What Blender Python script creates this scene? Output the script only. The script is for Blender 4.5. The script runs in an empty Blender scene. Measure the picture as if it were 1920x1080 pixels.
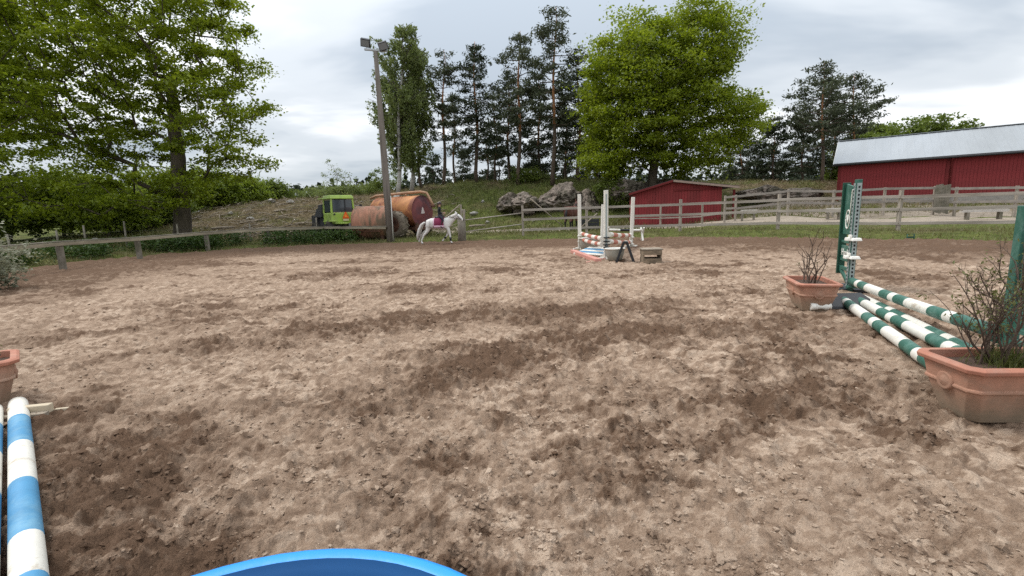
import bpy, bmesh, math, random
import numpy as np
from mathutils import Vector, Matrix, Euler

random.seed(7)
rng = np.random.default_rng(11)
rad = math.radians
scene = bpy.context.scene
col = scene.collection

# ------------------------------------------------------------------ camera
F, PITCH, ROLL, H = 865.0, 9.2, 1.8, 1.3
CAMROT = Matrix.Rotation(rad(90 - PITCH), 3, 'X') @ Matrix.Rotation(rad(-ROLL), 3, 'Z')
CAMPOS = Vector((0, 0, H))
cd = bpy.data.cameras.new('camera')
cam = bpy.data.objects.new('camera', cd)
col.objects.link(cam)
cam.location = CAMPOS
cam.rotation_euler = CAMROT.to_euler()
cd.sensor_width = 36
cd.lens = 36 * F / 1920
cd.clip_start = 0.05
cd.clip_end = 2000
scene.camera = cam

# ------------------------------------------------------------------ world: overcast sky
SUN_EL, SUN_AZ = 54.0, 288.0      # compass-like azimuth from +Y clockwise
w = bpy.data.worlds.new('World')
scene.world = w
w.use_nodes = True
nt = w.node_tree
nt.nodes.clear()
N = nt.nodes.new
out = N('ShaderNodeOutputWorld')
bg = N('ShaderNodeBackground')
bg.inputs['Strength'].default_value = 0.1
sky = N('ShaderNodeTexSky')
sky.sky_type = 'NISHITA'
sky.sun_disc = False
sky.sun_elevation = rad(SUN_EL)
sky.sun_rotation = rad(SUN_AZ)
tc = N('ShaderNodeTexCoord')
sep = N('ShaderNodeSeparateXYZ')
nt.links.new(tc.outputs['Generated'], sep.inputs[0])


def wmath(op, a, b=None, c=None, clamp=False):
    n = N('ShaderNodeMath')
    n.operation = op
    n.use_clamp = clamp
    for i, x in enumerate((a, b, c)):
        if x is None:
            continue
        if isinstance(x, (int, float)):
            n.inputs[i].default_value = x
        else:
            nt.links.new(x, n.inputs[i])
    return n.outputs[0]


zz = wmath('MAXIMUM', sep.outputs['Z'], 0.0)
den = wmath('ADD', zz, 0.16)
cx = wmath('DIVIDE', sep.outputs['X'], den)
cy = wmath('DIVIDE', sep.outputs['Y'], den)
comb = N('ShaderNodeCombineXYZ')
nt.links.new(cx, comb.inputs[0])
nt.links.new(cy, comb.inputs[1])
mp = N('ShaderNodeMapping')
mp.inputs['Location'].default_value = (3.1, 1.7, 0)
mp.inputs['Rotation'].default_value = (0, 0, rad(24))
mp.inputs['Scale'].default_value = (0.55, 1.0, 1)
nt.links.new(comb.outputs[0], mp.inputs[0])
n1 = N('ShaderNodeTexNoise')
n1.inputs['Scale'].default_value = 1.0
n1.inputs['Detail'].default_value = 5
n1.inputs['Roughness'].default_value = 0.5
n1.inputs['Distortion'].default_value = 0.35
nt.links.new(mp.outputs[0], n1.inputs['Vector'])
cr = N('ShaderNodeValToRGB')
cr.color_ramp.interpolation = 'EASE'
e = cr.color_ramp.elements
e[0].position = 0.36
e[0].color = (3.1, 3.5, 3.95, 1)
e[1].position = 0.66
e[1].color = (7.0, 7.1, 7.2, 1)
m = e.new(0.5)
m.color = (4.6, 4.9, 5.2, 1)
nt.links.new(n1.outputs['Fac'], cr.inputs[0])
# an overcast sky brightens steadily towards the zenith
zen = wmath('MULTIPLY_ADD', wmath('POWER', zz, 1.5), 1.8, 1.0)
vm = N('ShaderNodeVectorMath')
vm.operation = 'SCALE'
nt.links.new(cr.outputs[0], vm.inputs[0])
nt.links.new(zen, vm.inputs['Scale'])
mix = N('ShaderNodeMix')
mix.data_type = 'RGBA'
mix.inputs['Factor'].default_value = 0.93
nt.links.new(sky.outputs[0], mix.inputs['A'])
nt.links.new(vm.outputs[0], mix.inputs['B'])
nt.links.new(mix.outputs['Result'], bg.inputs['Color'])
nt.links.new(bg.outputs[0], out.inputs[0])

sd = bpy.data.lights.new('sun', 'SUN')
sd.energy = 1.5
sd.angle = rad(16)
sd.color = (1.0, 0.96, 0.9)
sun = bpy.data.objects.new('sun', sd)
col.objects.link(sun)
az, el = rad(SUN_AZ), rad(SUN_EL)
sdir = Vector((math.sin(az) * math.cos(el), math.cos(az) * math.cos(el), math.sin(el)))
sun.rotation_euler = sdir.to_track_quat('Z', 'Y').to_euler()
sun.location = (0, 0, 40)

vs = scene.view_settings
vs.view_transform = 'Standard'
vs.look = 'None'
vs.exposure = 0.6
vs.gamma = 1
vs.use_curve_mapping = False
scene.cycles.max_bounces = 6
scene.cycles.transparent_max_bounces = 6
scene.cycles.use_denoising = False


# ------------------------------------------------------------------ measuring from the photograph
def ray(u, v):
    return CAMROT @ Vector(((u - 960) / F, (540 - v) / F, -1))


def at(u, v, Y):
    d = ray(u, v)
    return CAMPOS + d * (Y / d.y)


def gp(u, v, z=0.0):
    d = ray(u, v)
    return CAMPOS + d * ((z - H) / d.z)


# ------------------------------------------------------------------ noise
_perm = np.random.default_rng(5).permutation(512).astype(np.int64)
_perm = np.concatenate([_perm, _perm])
_ga = np.random.default_rng(6).uniform(0, 2 * np.pi, 512)
_gx, _gy = np.cos(_ga), np.sin(_ga)


def hsh(i, j, s=0):
    return _perm[(_perm[(i + s * 37) & 511] + j) & 511]


def pn(x, y, s=0):
    x = np.asarray(x, float)
    y = np.asarray(y, float)
    i = np.floor(x).astype(np.int64)
    j = np.floor(y).astype(np.int64)
    fx, fy = x - i, y - j
    u_ = fx * fx * fx * (fx * (fx * 6 - 15) + 10)
    v_ = fy * fy * fy * (fy * (fy * 6 - 15) + 10)

    def g(a, b):
        h = hsh(i + a, j + b, s)
        return _gx[h] * (fx - a) + _gy[h] * (fy - b)
    a = g(0, 0) * (1 - u_) + g(1, 0) * u_
    b = g(0, 1) * (1 - u_) + g(1, 1) * u_
    return (a * (1 - v_) + b * v_) * 1.5


def fbm(x, y, s=0, o=4, gain=0.5):
    t, a, k = 0, 1.0, 1.0
    for q in range(o):
        t = t + a * pn(x * k + q * 13.7, y * k - q * 7.1, s + q)
        a *= gain
        k *= 2.03
    return t


def sstep(a, b, x):
    t = np.clip((x - a) / (b - a), 0, 1)
    return t * t * (3 - 2 * t)


# ------------------------------------------------------------------ arena outline and terrain height
edge_px = [(30, 512), (150, 494), (300, 480), (420, 471), (560, 463), (720, 458), (900, 454), (1080, 450),
           (1275, 447), (1460, 449), (1700, 453), (1900, 456)]
edge = [gp(u, v, 0.0) for u, v in edge_px]
edge = [(p.x, p.y) for p in edge]
ARENA = [(edge[0][0] + 0.1, -14.0)] + edge + [(23.0, 12.0), (27.0, -14.0)]
ARENA = np.array(ARENA)


def arena_d(x, y):
    """signed distance to the arena's edge, positive outside"""
    x = np.asarray(x, float)
    y = np.asarray(y, float)
    best = np.full(x.shape, 1e9)
    inside = np.zeros(x.shape, bool)
    n = len(ARENA)
    for k in range(n):
        ax, ay = ARENA[k]
        bx, by = ARENA[(k + 1) % n]
        dx, dy = bx - ax, by - ay
        t = np.clip(((x - ax) * dx + (y - ay) * dy) / (dx * dx + dy * dy), 0, 1)
        best = np.minimum(best, np.hypot(x - ax - t * dx, y - ay - t * dy))
        cond = ((ay > y) != (by > y))
        with np.errstate(divide='ignore', invalid='ignore'):
            xi = (bx - ax) * (y - ay) / (by - ay if by != ay else 1e-9) + ax
        inside ^= cond & (x < xi)
    return np.where(inside, -best, best)


HU = np.array([-900, -200, 100, 280, 430, 520, 600, 700, 800, 900, 1000, 1100, 1200, 1300, 1400, 1550, 1700, 2000, 2600], float)
HZ = np.array([0.8, 0.7, 0.8, 1.1, 2.3, 2.75, 2.9, 3.1, 3.9, 4.35, 4.3, 4.2, 3.7, 3.5, 3.3, 2.9, 2.3, 1.9, 1.6], float)
H0 = np.array([26, 26, 26, 26, 26.5, 27, 27.5, 30, 32.5, 33, 33, 32.5, 32.5, 32, 32, 31, 30, 30, 30], float)


def tz(x, y):
    x = np.asarray(x, float)
    y = np.asarray(y, float)
    d = arena_d(x, y) + 0.25 * pn(x * 0.9, y * 0.9, 3)
    z = -0.16 + 0.2 * sstep(-0.7, 0.15, d) + 0.16 * sstep(0.1, 2.5, d)
    yy = np.maximum(y, 1.0)
    uu = 960 + 865 * np.clip(x / yy, -3, 3)
    hz = np.interp(uu, HU, HZ)
    h0 = np.interp(uu, HU, H0)
    h1 = h0 + 14.5
    t = np.clip((y - h0) / (h1 - h0), 0, 1)
    z = z + hz * (0.45 * t + 0.55 * sstep(0, 1, t))
    # far plateau sinks slowly
    z = z - sstep(60, 140, y) * np.maximum(hz - 1.5, 0) * 0.6
    # yard climbs towards the barn
    z = z + sstep(1250, 1500, uu) * np.where(y > 1, 1, 0) * 0.75 * sstep(18, 31, y) * (1 - 0.75 * t)
    z = z + sstep(3, 9, d) * (0.10 * fbm(x * 0.35, y * 0.35, 21, 3) + 0.12 * t * fbm(x * 0.8, y * 0.8, 31, 2))
    return z


def tz1(x, y):
    return float(tz(np.array([x]), np.array([y]))[0])


def on_ground(u, Y):
    """point of the terrain seen in photo column u at depth Y"""
    z = 0.3
    for _ in range(4):
        # column u: find x with roll taken into account
        v = 400 - (u - 960) * math.tan(rad(ROLL)) - (z - H) / Y * F
        p = at(u, v, Y)
        z = tz1(p.x, Y)
    return Vector((p.x, Y, z))


# ------------------------------------------------------------------ materials
MATS = {}


def mk(name, base, rough=0.75, var=0.18, scale=6.0, second=None, sec_amt=(0.45, 0.62), bump=0.0, bscale=40.0,
       metallic=0.0, island=0.0, coat=0.0, stretch=None, dirt=None, spec=0.4):
    """procedural material: base colour broken by noise, an optional second colour in patches, optional dirt near the foot
    (dirt = (colour, z0, z1) in object space), optional variation per loose piece."""
    if name in MATS:
        return MATS[name]
    mt = bpy.data.materials.new(name)
    mt.use_nodes = True
    t = mt.node_tree
    p = t.nodes['Principled BSDF']
    p.inputs['Roughness'].default_value = rough
    p.inputs['Metallic'].default_value = metallic
    p.inputs['Specular IOR Level'].default_value = spec
    if coat:
        p.inputs['Coat Weight'].default_value = coat
        p.inputs['Coat Roughness'].default_value = 0.25
    L = t.links.new
    tcn = t.nodes.new('ShaderNodeTexCoord')
    src = tcn.outputs['Object']
    if stretch:
        mpn = t.nodes.new('ShaderNodeMapping')
        mpn.inputs['Scale'].default_value = stretch
        L(src, mpn.inputs[0])
        src = mpn.outputs[0]
    ns = t.nodes.new('ShaderNodeTexNoise')
    ns.inputs['Scale'].default_value = scale
    ns.inputs['Detail'].default_value = 6
    ns.inputs['Roughness'].default_value = 0.62
    L(src, ns.inputs['Vector'])
    rmp = t.nodes.new('ShaderNodeMapRange')
    rmp.inputs['From Min'].default_value = 0.28
    rmp.inputs['From Max'].default_value = 0.72
    rmp.inputs['To Min'].default_value = 1 - var
    rmp.inputs['To Max'].default_value = 1 + var
    L(ns.outputs['Fac'], rmp.inputs['Value'])
    colr = t.nodes.new('ShaderNodeRGB')
    colr.outputs[0].default_value = (*base, 1)
    cur = colr.outputs[0]
    if second:
        n2 = t.nodes.new('ShaderNodeTexNoise')
        n2.inputs['Scale'].default_value = scale * 0.45
        n2.inputs['Detail'].default_value = 8
        n2.inputs['Roughness'].default_value = 0.7
        n2.inputs['Distortion'].default_value = 0.4
        L(src, n2.inputs['Vector'])
        r2 = t.nodes.new('ShaderNodeMapRange')
        r2.inputs['From Min'].default_value = sec_amt[0]
        r2.inputs['From Max'].default_value = sec_amt[1]
        L(n2.outputs['Fac'], r2.inputs['Value'])
        mx = t.nodes.new('ShaderNodeMix')
        mx.data_type = 'RGBA'
        L(r2.outputs[0], mx.inputs['Factor'])
        L(cur, mx.inputs['A'])
        mx.inputs['B'].default_value = (*second, 1)
        cur = mx.outputs['Result']
    if dirt:
        dc, z0, z1 = dirt
        sp = t.nodes.new('ShaderNodeSeparateXYZ')
        L(tcn.outputs['Object'], sp.inputs[0])
        ad = t.nodes.new('ShaderNodeMath')
        ad.operation = 'MULTIPLY_ADD'
        L(ns.outputs['Fac'], ad.inputs[0])
        ad.inputs[1].default_value = (z1 - z0) * 0.9
        L(sp.outputs['Z'], ad.inputs[2])
        r3 = t.nodes.new('ShaderNodeMapRange')
        r3.inputs['From Min'].default_value = z1 + (z1 - z0) * 0.45
        r3.inputs['From Max'].default_value = z0 + (z1 - z0) * 0.45
        L(ad.outputs[0], r3.inputs['Value'])
        mx = t.nodes.new('ShaderNodeMix')
        mx.data_type = 'RGBA'
        L(r3.outputs[0], mx.inputs['Factor'])
        L(cur, mx.inputs['A'])
        mx.inputs['B'].default_value = (*dc, 1)
        cur = mx.outputs['Result']
    sc = t.nodes.new('ShaderNodeVectorMath')
    sc.operation = 'SCALE'
    L(cur, sc.inputs[0])
    fac = rmp.outputs[0]
    if island:
        gn = t.nodes.new('ShaderNodeNewGeometry')
        r4 = t.nodes.new('ShaderNodeMapRange')
        r4.inputs['To Min'].default_value = 1 - island
        r4.inputs['To Max'].default_value = 1 + island
        L(gn.outputs['Random Per Island'], r4.inputs['Value'])
        ml = t.nodes.new('ShaderNodeMath')
        ml.operation = 'MULTIPLY'
        L(fac, ml.inputs[0])
        L(r4.outputs[0], ml.inputs[1])
        fac = ml.outputs[0]
    L(fac, sc.inputs['Scale'])
    L(sc.outputs[0], p.inputs['Base Color'])
    if bump:
        nb = t.nodes.new('ShaderNodeTexNoise')
        nb.inputs['Scale'].default_value = bscale
        nb.inputs['Detail'].default_value = 5
        L(src, nb.inputs['Vector'])
        b = t.nodes.new('ShaderNodeBump')
        b.inputs['Strength'].default_value = 0.8
        b.inputs['Distance'].default_value = bump
        L(nb.outputs['Fac'], b.inputs['Height'])
        L(b.outputs[0], p.inputs['Normal'])
    MATS[name] = mt
    return mt


def leafmat(name, c, c2, trans=0.45, var=0.35):
    """leaf: diffuse + translucent, colour varied leaf by leaf and branch by branch"""
    mt = bpy.data.materials.new(name)
    mt.use_nodes = True
    t = mt.node_tree
    t.nodes.clear()
    L = t.links.new
    o = t.nodes.new('ShaderNodeOutputMaterial')
    gn = t.nodes.new('ShaderNodeNewGeometry')
    tcn = t.nodes.new('ShaderNodeTexCoord')
    ns = t.nodes.new('ShaderNodeTexNoise')
    ns.inputs['Scale'].default_value = 0.9
    ns.inputs['Detail'].default_value = 3
    L(tcn.outputs['Object'], ns.inputs['Vector'])
    r0 = t.nodes.new('ShaderNodeMapRange')
    r0.inputs['From Min'].default_value = 0.3
    r0.inputs['From Max'].default_value = 0.7
    L(ns.outputs['Fac'], r0.inputs['Value'])
    av = t.nodes.new('ShaderNodeMath')
    av.operation = 'MULTIPLY_ADD'
    L(gn.outputs['Random Per Island'], av.inputs[0])
    av.inputs[1].default_value = 0.45
    hv = t.nodes.new('ShaderNodeMath')
    hv.operation = 'MULTIPLY'
    L(r0.outputs[0], hv.inputs[0])
    hv.inputs[1].default_value = 0.55
    L(hv.outputs[0], av.inputs[2])
    mx = t.nodes.new('ShaderNodeMix')
    mx.data_type = 'RGBA'
    L(av.outputs[0], mx.inputs['Factor'])
    mx.inputs['A'].default_value = (*c, 1)
    mx.inputs['B'].default_value = (*c2, 1)
    d = t.nodes.new('ShaderNodeBsdfDiffuse')
    tr = t.nodes.new('ShaderNodeBsdfTranslucent')
    L(mx.outputs['Result'], d.inputs['Color'])
    L(mx.outputs['Result'], tr.inputs['Color'])
    ms = t.nodes.new('ShaderNodeMixShader')
    ms.inputs[0].default_value = trans
    L(d.outputs[0], ms.inputs[1])
    L(tr.outputs[0], ms.inputs[2])
    gl = t.nodes.new('ShaderNodeBsdfGlossy')
    gl.inputs['Roughness'].default_value = 0.45
    gl.inputs['Color'].default_value = (0.6, 0.6, 0.6, 1)
    m2 = t.nodes.new('ShaderNodeMixShader')
    m2.inputs[0].default_value = 0.04
    L(ms.outputs[0], m2.inputs[1])
    L(gl.outputs[0], m2.inputs[2])
    L(m2.outputs[0], o.inputs[0])
    return mt


# ------------------------------------------------------------------ object helpers
def tag(o, label=None, cat=None, group=None, kind=None):
    if label:
        o['label'] = label
    if cat:
        o['category'] = cat
    if group:
        o['group'] = group
    if kind:
        o['kind'] = kind
    return o


def thing(name, label, cat, loc=(0, 0, 0), rz=0.0, group=None):
    o = bpy.data.objects.new(name, None)
    o.empty_display_size = 0.2
    col.objects.link(o)
    o.location = loc
    o.rotation_euler = (0, 0, rz)
    return tag(o, label, cat, group)


def link(name, me, parent=None, mats=()):
    for mm in mats:
        me.materials.append(mm)
    o = bpy.data.objects.new(name, me)
    col.objects.link(o)
    if parent:
        o.parent = parent
    return o


class MB:
    def __init__(s):
        s.v, s.f, s.m, s.sm = [], [], [], []

    def add(s, verts, faces, mat=0, M=None, smooth=False):
        b = len(s.v)
        for p in verts:
            p = Vector(p)
            s.v.append(tuple(M @ p if M is not None else p))
        for f in faces:
            s.f.append([b + i for i in f])
            s.m.append(mat)
            s.sm.append(smooth)
        return s

    def box(s, c, size, mat=0, rz=0.0, rot=None, taper=(1, 1)):
        x, y, z = size[0] / 2, size[1] / 2, size[2] / 2
        tx, ty = taper
        vv = [(-x, -y, -z), (x, -y, -z), (x, y, -z), (-x, y, -z),
              (-x * tx, -y * ty, z), (x * tx, -y * ty, z), (x * tx, y * ty, z), (-x * tx, y * ty, z)]
        M = Matrix.Translation(Vector(c)) @ (rot.to_4x4() if rot is not None else Matrix.Rotation(rz, 4, 'Z'))
        return s.add(vv, [(0, 3, 2, 1), (4, 5, 6, 7), (0, 1, 5, 4), (1, 2, 6, 5), (2, 3, 7, 6), (3, 0, 4, 7)], mat, M)

    def bar(s, a, b, wdt, hgt, mat=0, up=(0, 0, 1)):
        """a board from a to b, wdt across and hgt along up"""
        a, b = Vector(a), Vector(b)
        d = b - a
        L = d.length
        d.normalize()
        u = Vector(up)
        u = (u - d * u.dot(d)).normalized()
        n = u.cross(d)
        R = Matrix((d, n, u)).transposed()
        return s.box((a + b) / 2, (L, wdt, hgt), mat, rot=R)

    def tube(s, pts, radii, n=8, mat=0, caps=True, smooth=True):
        pts = [Vector(p) for p in pts]
        if isinstance(radii, (int, float)):
            radii = [radii] * len(pts)
        b = len(s.v)
        prev = None
        for i, p in enumerate(pts):
            t = (pts[min(i + 1, len(pts) - 1)] - pts[max(i - 1, 0)])
            t = t.normalized() if t.length > 1e-9 else Vector((0, 0, 1))
            if prev is None:
                a = Vector((0, 0, 1)) if abs(t.z) < 0.9 else Vector((1, 0, 0))
                prev = (a - t * a.dot(t)).normalized()
            else:
                prev = prev - t * prev.dot(t)
                prev = prev.normalized() if prev.length > 1e-6 else t.orthogonal().normalized()
            q = t.cross(prev)
            for k in range(n):
                a = 2 * math.pi * k / n
                s.v.append(tuple(p + (prev * math.cos(a) + q * math.sin(a)) * radii[i]))
        for i in range(len(pts) - 1):
            mm = mat[i] if isinstance(mat, (list, tuple)) else mat
            for k in range(n):
                k2 = (k + 1) % n
                s.f.append([b + i * n + k, b + i * n + k2, b + (i + 1) * n + k2, b + (i + 1) * n + k])
                s.m.append(mm)
                s.sm.append(smooth)
        if caps:
            m0 = mat[0] if isinstance(mat, (list, tuple)) else mat
            m1 = mat[-1] if isinstance(mat, (list, tuple)) else mat
            s.f.append([b + k for k in reversed(range(n))])
            s.m.append(m0)
            s.sm.append(False)
            e_ = b + (len(pts) - 1) * n
            s.f.append([e_ + k for k in range(n)])
            s.m.append(m1)
            s.sm.append(False)
        return s

    def lathe(s, prof, n=24, mat=0, M=None, smooth=True):
        vv, ff = [], []
        for r, z in prof:
            for k in range(n):
                a = 2 * math.pi * k / n
                vv.append((r * math.cos(a), r * math.sin(a), z))
        for i in range(len(prof) - 1):
            for k in range(n):
                k2 = (k + 1) % n
                ff.append((i * n + k, i * n + k2, (i + 1) * n + k2, (i + 1) * n + k))
        return s.add(vv, ff, mat, M, smooth)

    def prism(s, poly, depth, M, mat=0):
        """2-D polygon (x, y) extruded by depth along z, centred"""
        n = len(poly)
        vv = [(x, y, -depth / 2) for x, y in poly] + [(x, y, depth / 2) for x, y in poly]
        ff = [tuple(reversed(range(n))), tuple(range(n, 2 * n))]
        ff += [(k, (k + 1) % n, n + (k + 1) % n, n + k) for k in range(n)]
        return s.add(vv, ff, mat, M)

    def build(s, name, mats, parent=None, bevel=0.0, seg=2):
        me = bpy.data.meshes.new(name)
        me.from_pydata(s.v, [], s.f)
        if not isinstance(mats, (list, tuple)):
            mats = [mats]
        o = link(name, me, parent, mats)
        me.polygons.foreach_set('material_index', s.m)
        me.polygons.foreach_set('use_smooth', s.sm)
        me.update()
        if bevel:
            md = o.modifiers.new('bevel', 'BEVEL')
            md.width = bevel
            md.segments = seg
            md.limit_method = 'ANGLE'
            md.angle_limit = rad(40)
        return o


def np_obj(name, V, faces, mats, parent=None, smooth=False, attrs=None, kind=None):
    """faces: (N,k) int array"""
    V = np.ascontiguousarray(V, dtype=np.float32)
    faces = np.ascontiguousarray(faces, dtype=np.int32)
    n, k = faces.shape
    me = bpy.data.meshes.new(name)
    me.vertices.add(len(V))
    me.vertices.foreach_set('co', V.ravel())
    me.loops.add(n * k)
    me.loops.foreach_set('vertex_index', faces.ravel())
    me.polygons.add(n)
    me.polygons.foreach_set('loop_start', np.arange(0, n * k, k, dtype=np.int32))
    me.polygons.foreach_set('use_smooth', np.full(n, smooth))
    for an, arr in (attrs or {}).items():
        a = me.attributes.new(an, 'FLOAT', 'POINT')
        a.data.foreach_set('value', np.ascontiguousarray(arr, dtype=np.float32))
    me.update(calc_edges=True)
    o = link(name, me, parent, mats if isinstance(mats, (list, tuple)) else [mats])
    if kind:
        o['kind'] = kind
    return o


def unit(a):
    return a / np.maximum(np.linalg.norm(a, axis=1, keepdims=True), 1e-9)


def leaf_quads(C, size, up=0.35, aspect=0.6, r=None, droop=0.0):
    """little four-cornered leaves at the points C, normals leaning upwards"""
    r = r or rng
    n = len(C)
    nrm = unit(r.normal(size=(n, 3)) + np.array([0, 0, up * 3]))
    a = unit(np.cross(nrm, unit(r.normal(size=(n, 3)))))
    if droop:
        a = unit(a + np.array([0, 0, -droop]))
        nrm = unit(np.cross(a, unit(r.normal(size=(n, 3)))))
    b = np.cross(nrm, a)
    s = (size * r.uniform(0.45, 1.5, size=(n, 1)))
    V = np.empty((n, 4, 3))
    V[:, 0] = C - a * s * 0.55
    V[:, 1] = C + b * s * aspect * 0.5 + nrm * s * 0.10
    V[:, 2] = C + a * s * 0.55
    V[:, 3] = C - b * s * aspect * 0.5 + nrm * s * 0.10
    return V.reshape(-1, 3), np.arange(4 * n).reshape(n, 4)


def bar_between(name, a, b, wdt, hgt, mat, parent, bevel=0.004):
    return MB().bar(a, b, wdt, hgt).build(name, mat, parent, bevel)


# ------------------------------------------------------------------ SAND of the arena
track_shade_px = [[(40, 1010), (300, 885), (520, 800), (700, 745), (900, 680)],
            [(900, 680), (1040, 640), (1230, 612), (1480, 610)],
            [(560, 625), (800, 600), (1000, 585), (1240, 572)],
            [(110, 790), (170, 900), (230, 1060)],  # not a track: the left poles' shadow, painted into the sand colour
            [(1120, 880), (1220, 800), (1380, 730), (1500, 660)]]
track_shade_wd = [0.55, 0.42, 0.5, 0.32, 0.16]
TRACKS_SHADE = [[(gp(u, v).x, gp(u, v).y) for u, v in t] for t in track_shade_px]


def seg_d(x, y, pts):
    best = np.full(x.shape, 1e9)
    for (ax, ay), (bx, by) in zip(pts[:-1], pts[1:]):
        dx, dy = bx - ax, by - ay
        t = np.clip(((x - ax) * dx + (y - ay) * dy) / (dx * dx + dy * dy), 0, 1)
        best = np.minimum(best, np.hypot(x - ax - t * dx, y - ay - t * dy))
    return best


def prints(x, y, c, r0, p, depth, s):
    """hoof prints: oval dents with a thrown-up rim, one per cell at most"""
    i0 = np.floor(x / c).astype(np.int64)
    j0 = np.floor(y / c).astype(np.int64)
    h = np.zeros(x.shape)
    for di in (-1, 0, 1):
        for dj in (-1, 0, 1):
            i, j = i0 + di, j0 + dj
            a = hsh(i, j, s) / 511.0
            b = hsh(i, j, s + 1) / 511.0
            k = hsh(i, j, s + 2) / 511.0
            g = hsh(i, j, s + 3) / 511.0
            px, py = (i + 0.15 + 0.7 * a) * c, (j + 0.15 + 0.7 * b) * c
            ang = g * 6.283
            dx, dy = x - px, y - py
            lx = dx * np.cos(ang) + dy * np.sin(ang)
            ly = -dx * np.sin(ang) + dy * np.cos(ang)
            rr = r0 * (0.65 + 0.7 * b)
            t = np.hypot(lx / (rr * 1.15), ly / rr)
            tilt = np.clip(lx / rr, -1, 1)
            prof = -np.exp(-(t ** 4) * 1.6) * (0.75 - 0.35 * tilt) + 0.5 * np.exp(-((t - 1.2) / 0.22) ** 2) * (0.6 + 0.6 * tilt)
            h += np.where(k < p, prof * (0.5 + 0.7 * a), 0)
    return h * depth


def damp_shade_map(x, y):
    d = 0.62 * fbm(x * 0.36, y * 0.6, 41, 4, 0.6) + 0.46 * fbm(x * 1.6, y * 2.2, 51, 5, 0.68) - 0.01
    for t, wd in zip(TRACKS_SHADE, track_shade_wd):
        dd = np.abs(seg_d(x, y, t) + 0.42 * fbm(x * 1.7, y * 2.3, 61, 5, 0.68))
        d = np.maximum(d, d * 0.55 + 0.56 * np.exp(-(dd / wd) ** 2))
    e_ = arena_d(x, y)
    d = d + 0.62 * sstep(-7.0, -2.5, e_ + 0.8 * fbm(x * 0.3, y * 0.3, 71, 2))
    # between the two jumps on the right the ground is trodden smooth and moist
    return d


def sand(x, y):
    d = damp_shade_map(x, y)
    churn = sstep(-0.15, 0.45, d)
    near = 1 - sstep(9, 16, np.hypot(x, y))
    h = 0.022 * fbm(x * 0.5, y * 0.5, 81, 3)
    # crusts with ragged broken edges
    cr_ = fbm(x * 2.6, y * 2.6, 91, 4, 0.6)
    h += 0.014 * sstep(-0.04, 0.04, cr_) + 0.010 * sstep(0.22, 0.26, cr_)
    # thin broken plates of crust: little terraces with steep ragged edges
    pl_ = fbm(x * 4.3, y * 4.3, 95, 5, 0.62) * 3.0
    fr_ = pl_ - np.floor(pl_)
    h += (0.006 + 0.006 * churn) * (np.floor(pl_) + sstep(0.72, 1.0, fr_))
    pl_ = fbm(x * 11 + 7, y * 11, 98, 4, 0.6) * 2.2
    fr_ = pl_ - np.floor(pl_)
    h += near * 0.004 * (np.floor(pl_) + sstep(0.65, 1.0, fr_))
    h += prints(x, y, 0.36, 0.070, 0.55, 0.026, 101)
    h += prints(x + 3.3, y + 1.7, 0.21, 0.042, 0.4, 0.013, 111)
    h += prints(x + 1.3, y + 4.7, 0.75, 0.13, 0.45, 0.024, 121)
    amp = (0.30 + 1.0 * churn) * (0.5 + 1.0 * sstep(-0.3, 0.3, fbm(x * 1.1, y * 1.1, 135, 2)))
    h += amp * 0.017 * np.abs(fbm(x * 6, y * 7, 131, 3, 0.6))
    h += amp * near * 0.007 * fbm(x * 19, y * 19, 141, 2, 0.6)
    lumps = pn(x * 17, y * 17, 161)
    h += near * 0.016 * (0.2 + churn) * sstep(0.25, 0.45, lumps)
    # drier crust on what stands proud, dark crumbly stuff in broken ground: crisp edges
    dc = fbm(x * 5.5, y * 6.5, 155, 5, 0.66)
    patchy = 0.35 + 0.9 * sstep(-0.25, 0.35, fbm(x * 0.7, y * 0.8, 153, 3))
    d = d + 0.30 * patchy * (sstep(-0.10, 0.16, dc) - 0.5) + 0.22 * (sstep(0.0, 0.14, fbm(x * 15, y * 17, 157, 3, 0.6)) - 0.5) * near
    return h, d, cr_


ang_f = np.arange(-56, 56.01, 0.2)
ang_c = np.concatenate([np.arange(56.4, 75, 0.8), np.arange(75, 285, 5.0), np.arange(285, 303.6, 0.8)])
ANG = np.radians(np.concatenate([ang_f, ang_c]))
K = 860
RAD = 0.7 * (46 / 0.7) ** (np.arange(K) / (K - 1))
AA, RR = np.meshgrid(ANG, RAD)
SX, SY = RR * np.sin(AA), RR * np.cos(AA)
sx, sy = SX.ravel(), SY.ravel()
sh, sdm, scr = sand(sx, sy)
sed = arena_d(sx, sy)
sz = sh - 0.5 * sstep(0.0, 1.6, sed) + 0.05 * sstep(-1.2, -0.1, sed)
nA = len(ANG)
ii = np.arange(K - 1)[:, None] * nA
jj = np.arange(nA)[None, :]
j2 = (jj + 1) % nA
q = np.stack([ii + jj, ii + j2, ii + nA + j2, ii + nA + jj], -1).reshape(-1, 4)
keep = (sed[q] < 1.6).any(1)
q = q[keep]
used = np.unique(q)
remap = np.full(len(sx), -1)
remap[used] = np.arange(len(used))
SV = np.stack([sx, sy, sz], 1)[used]

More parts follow.
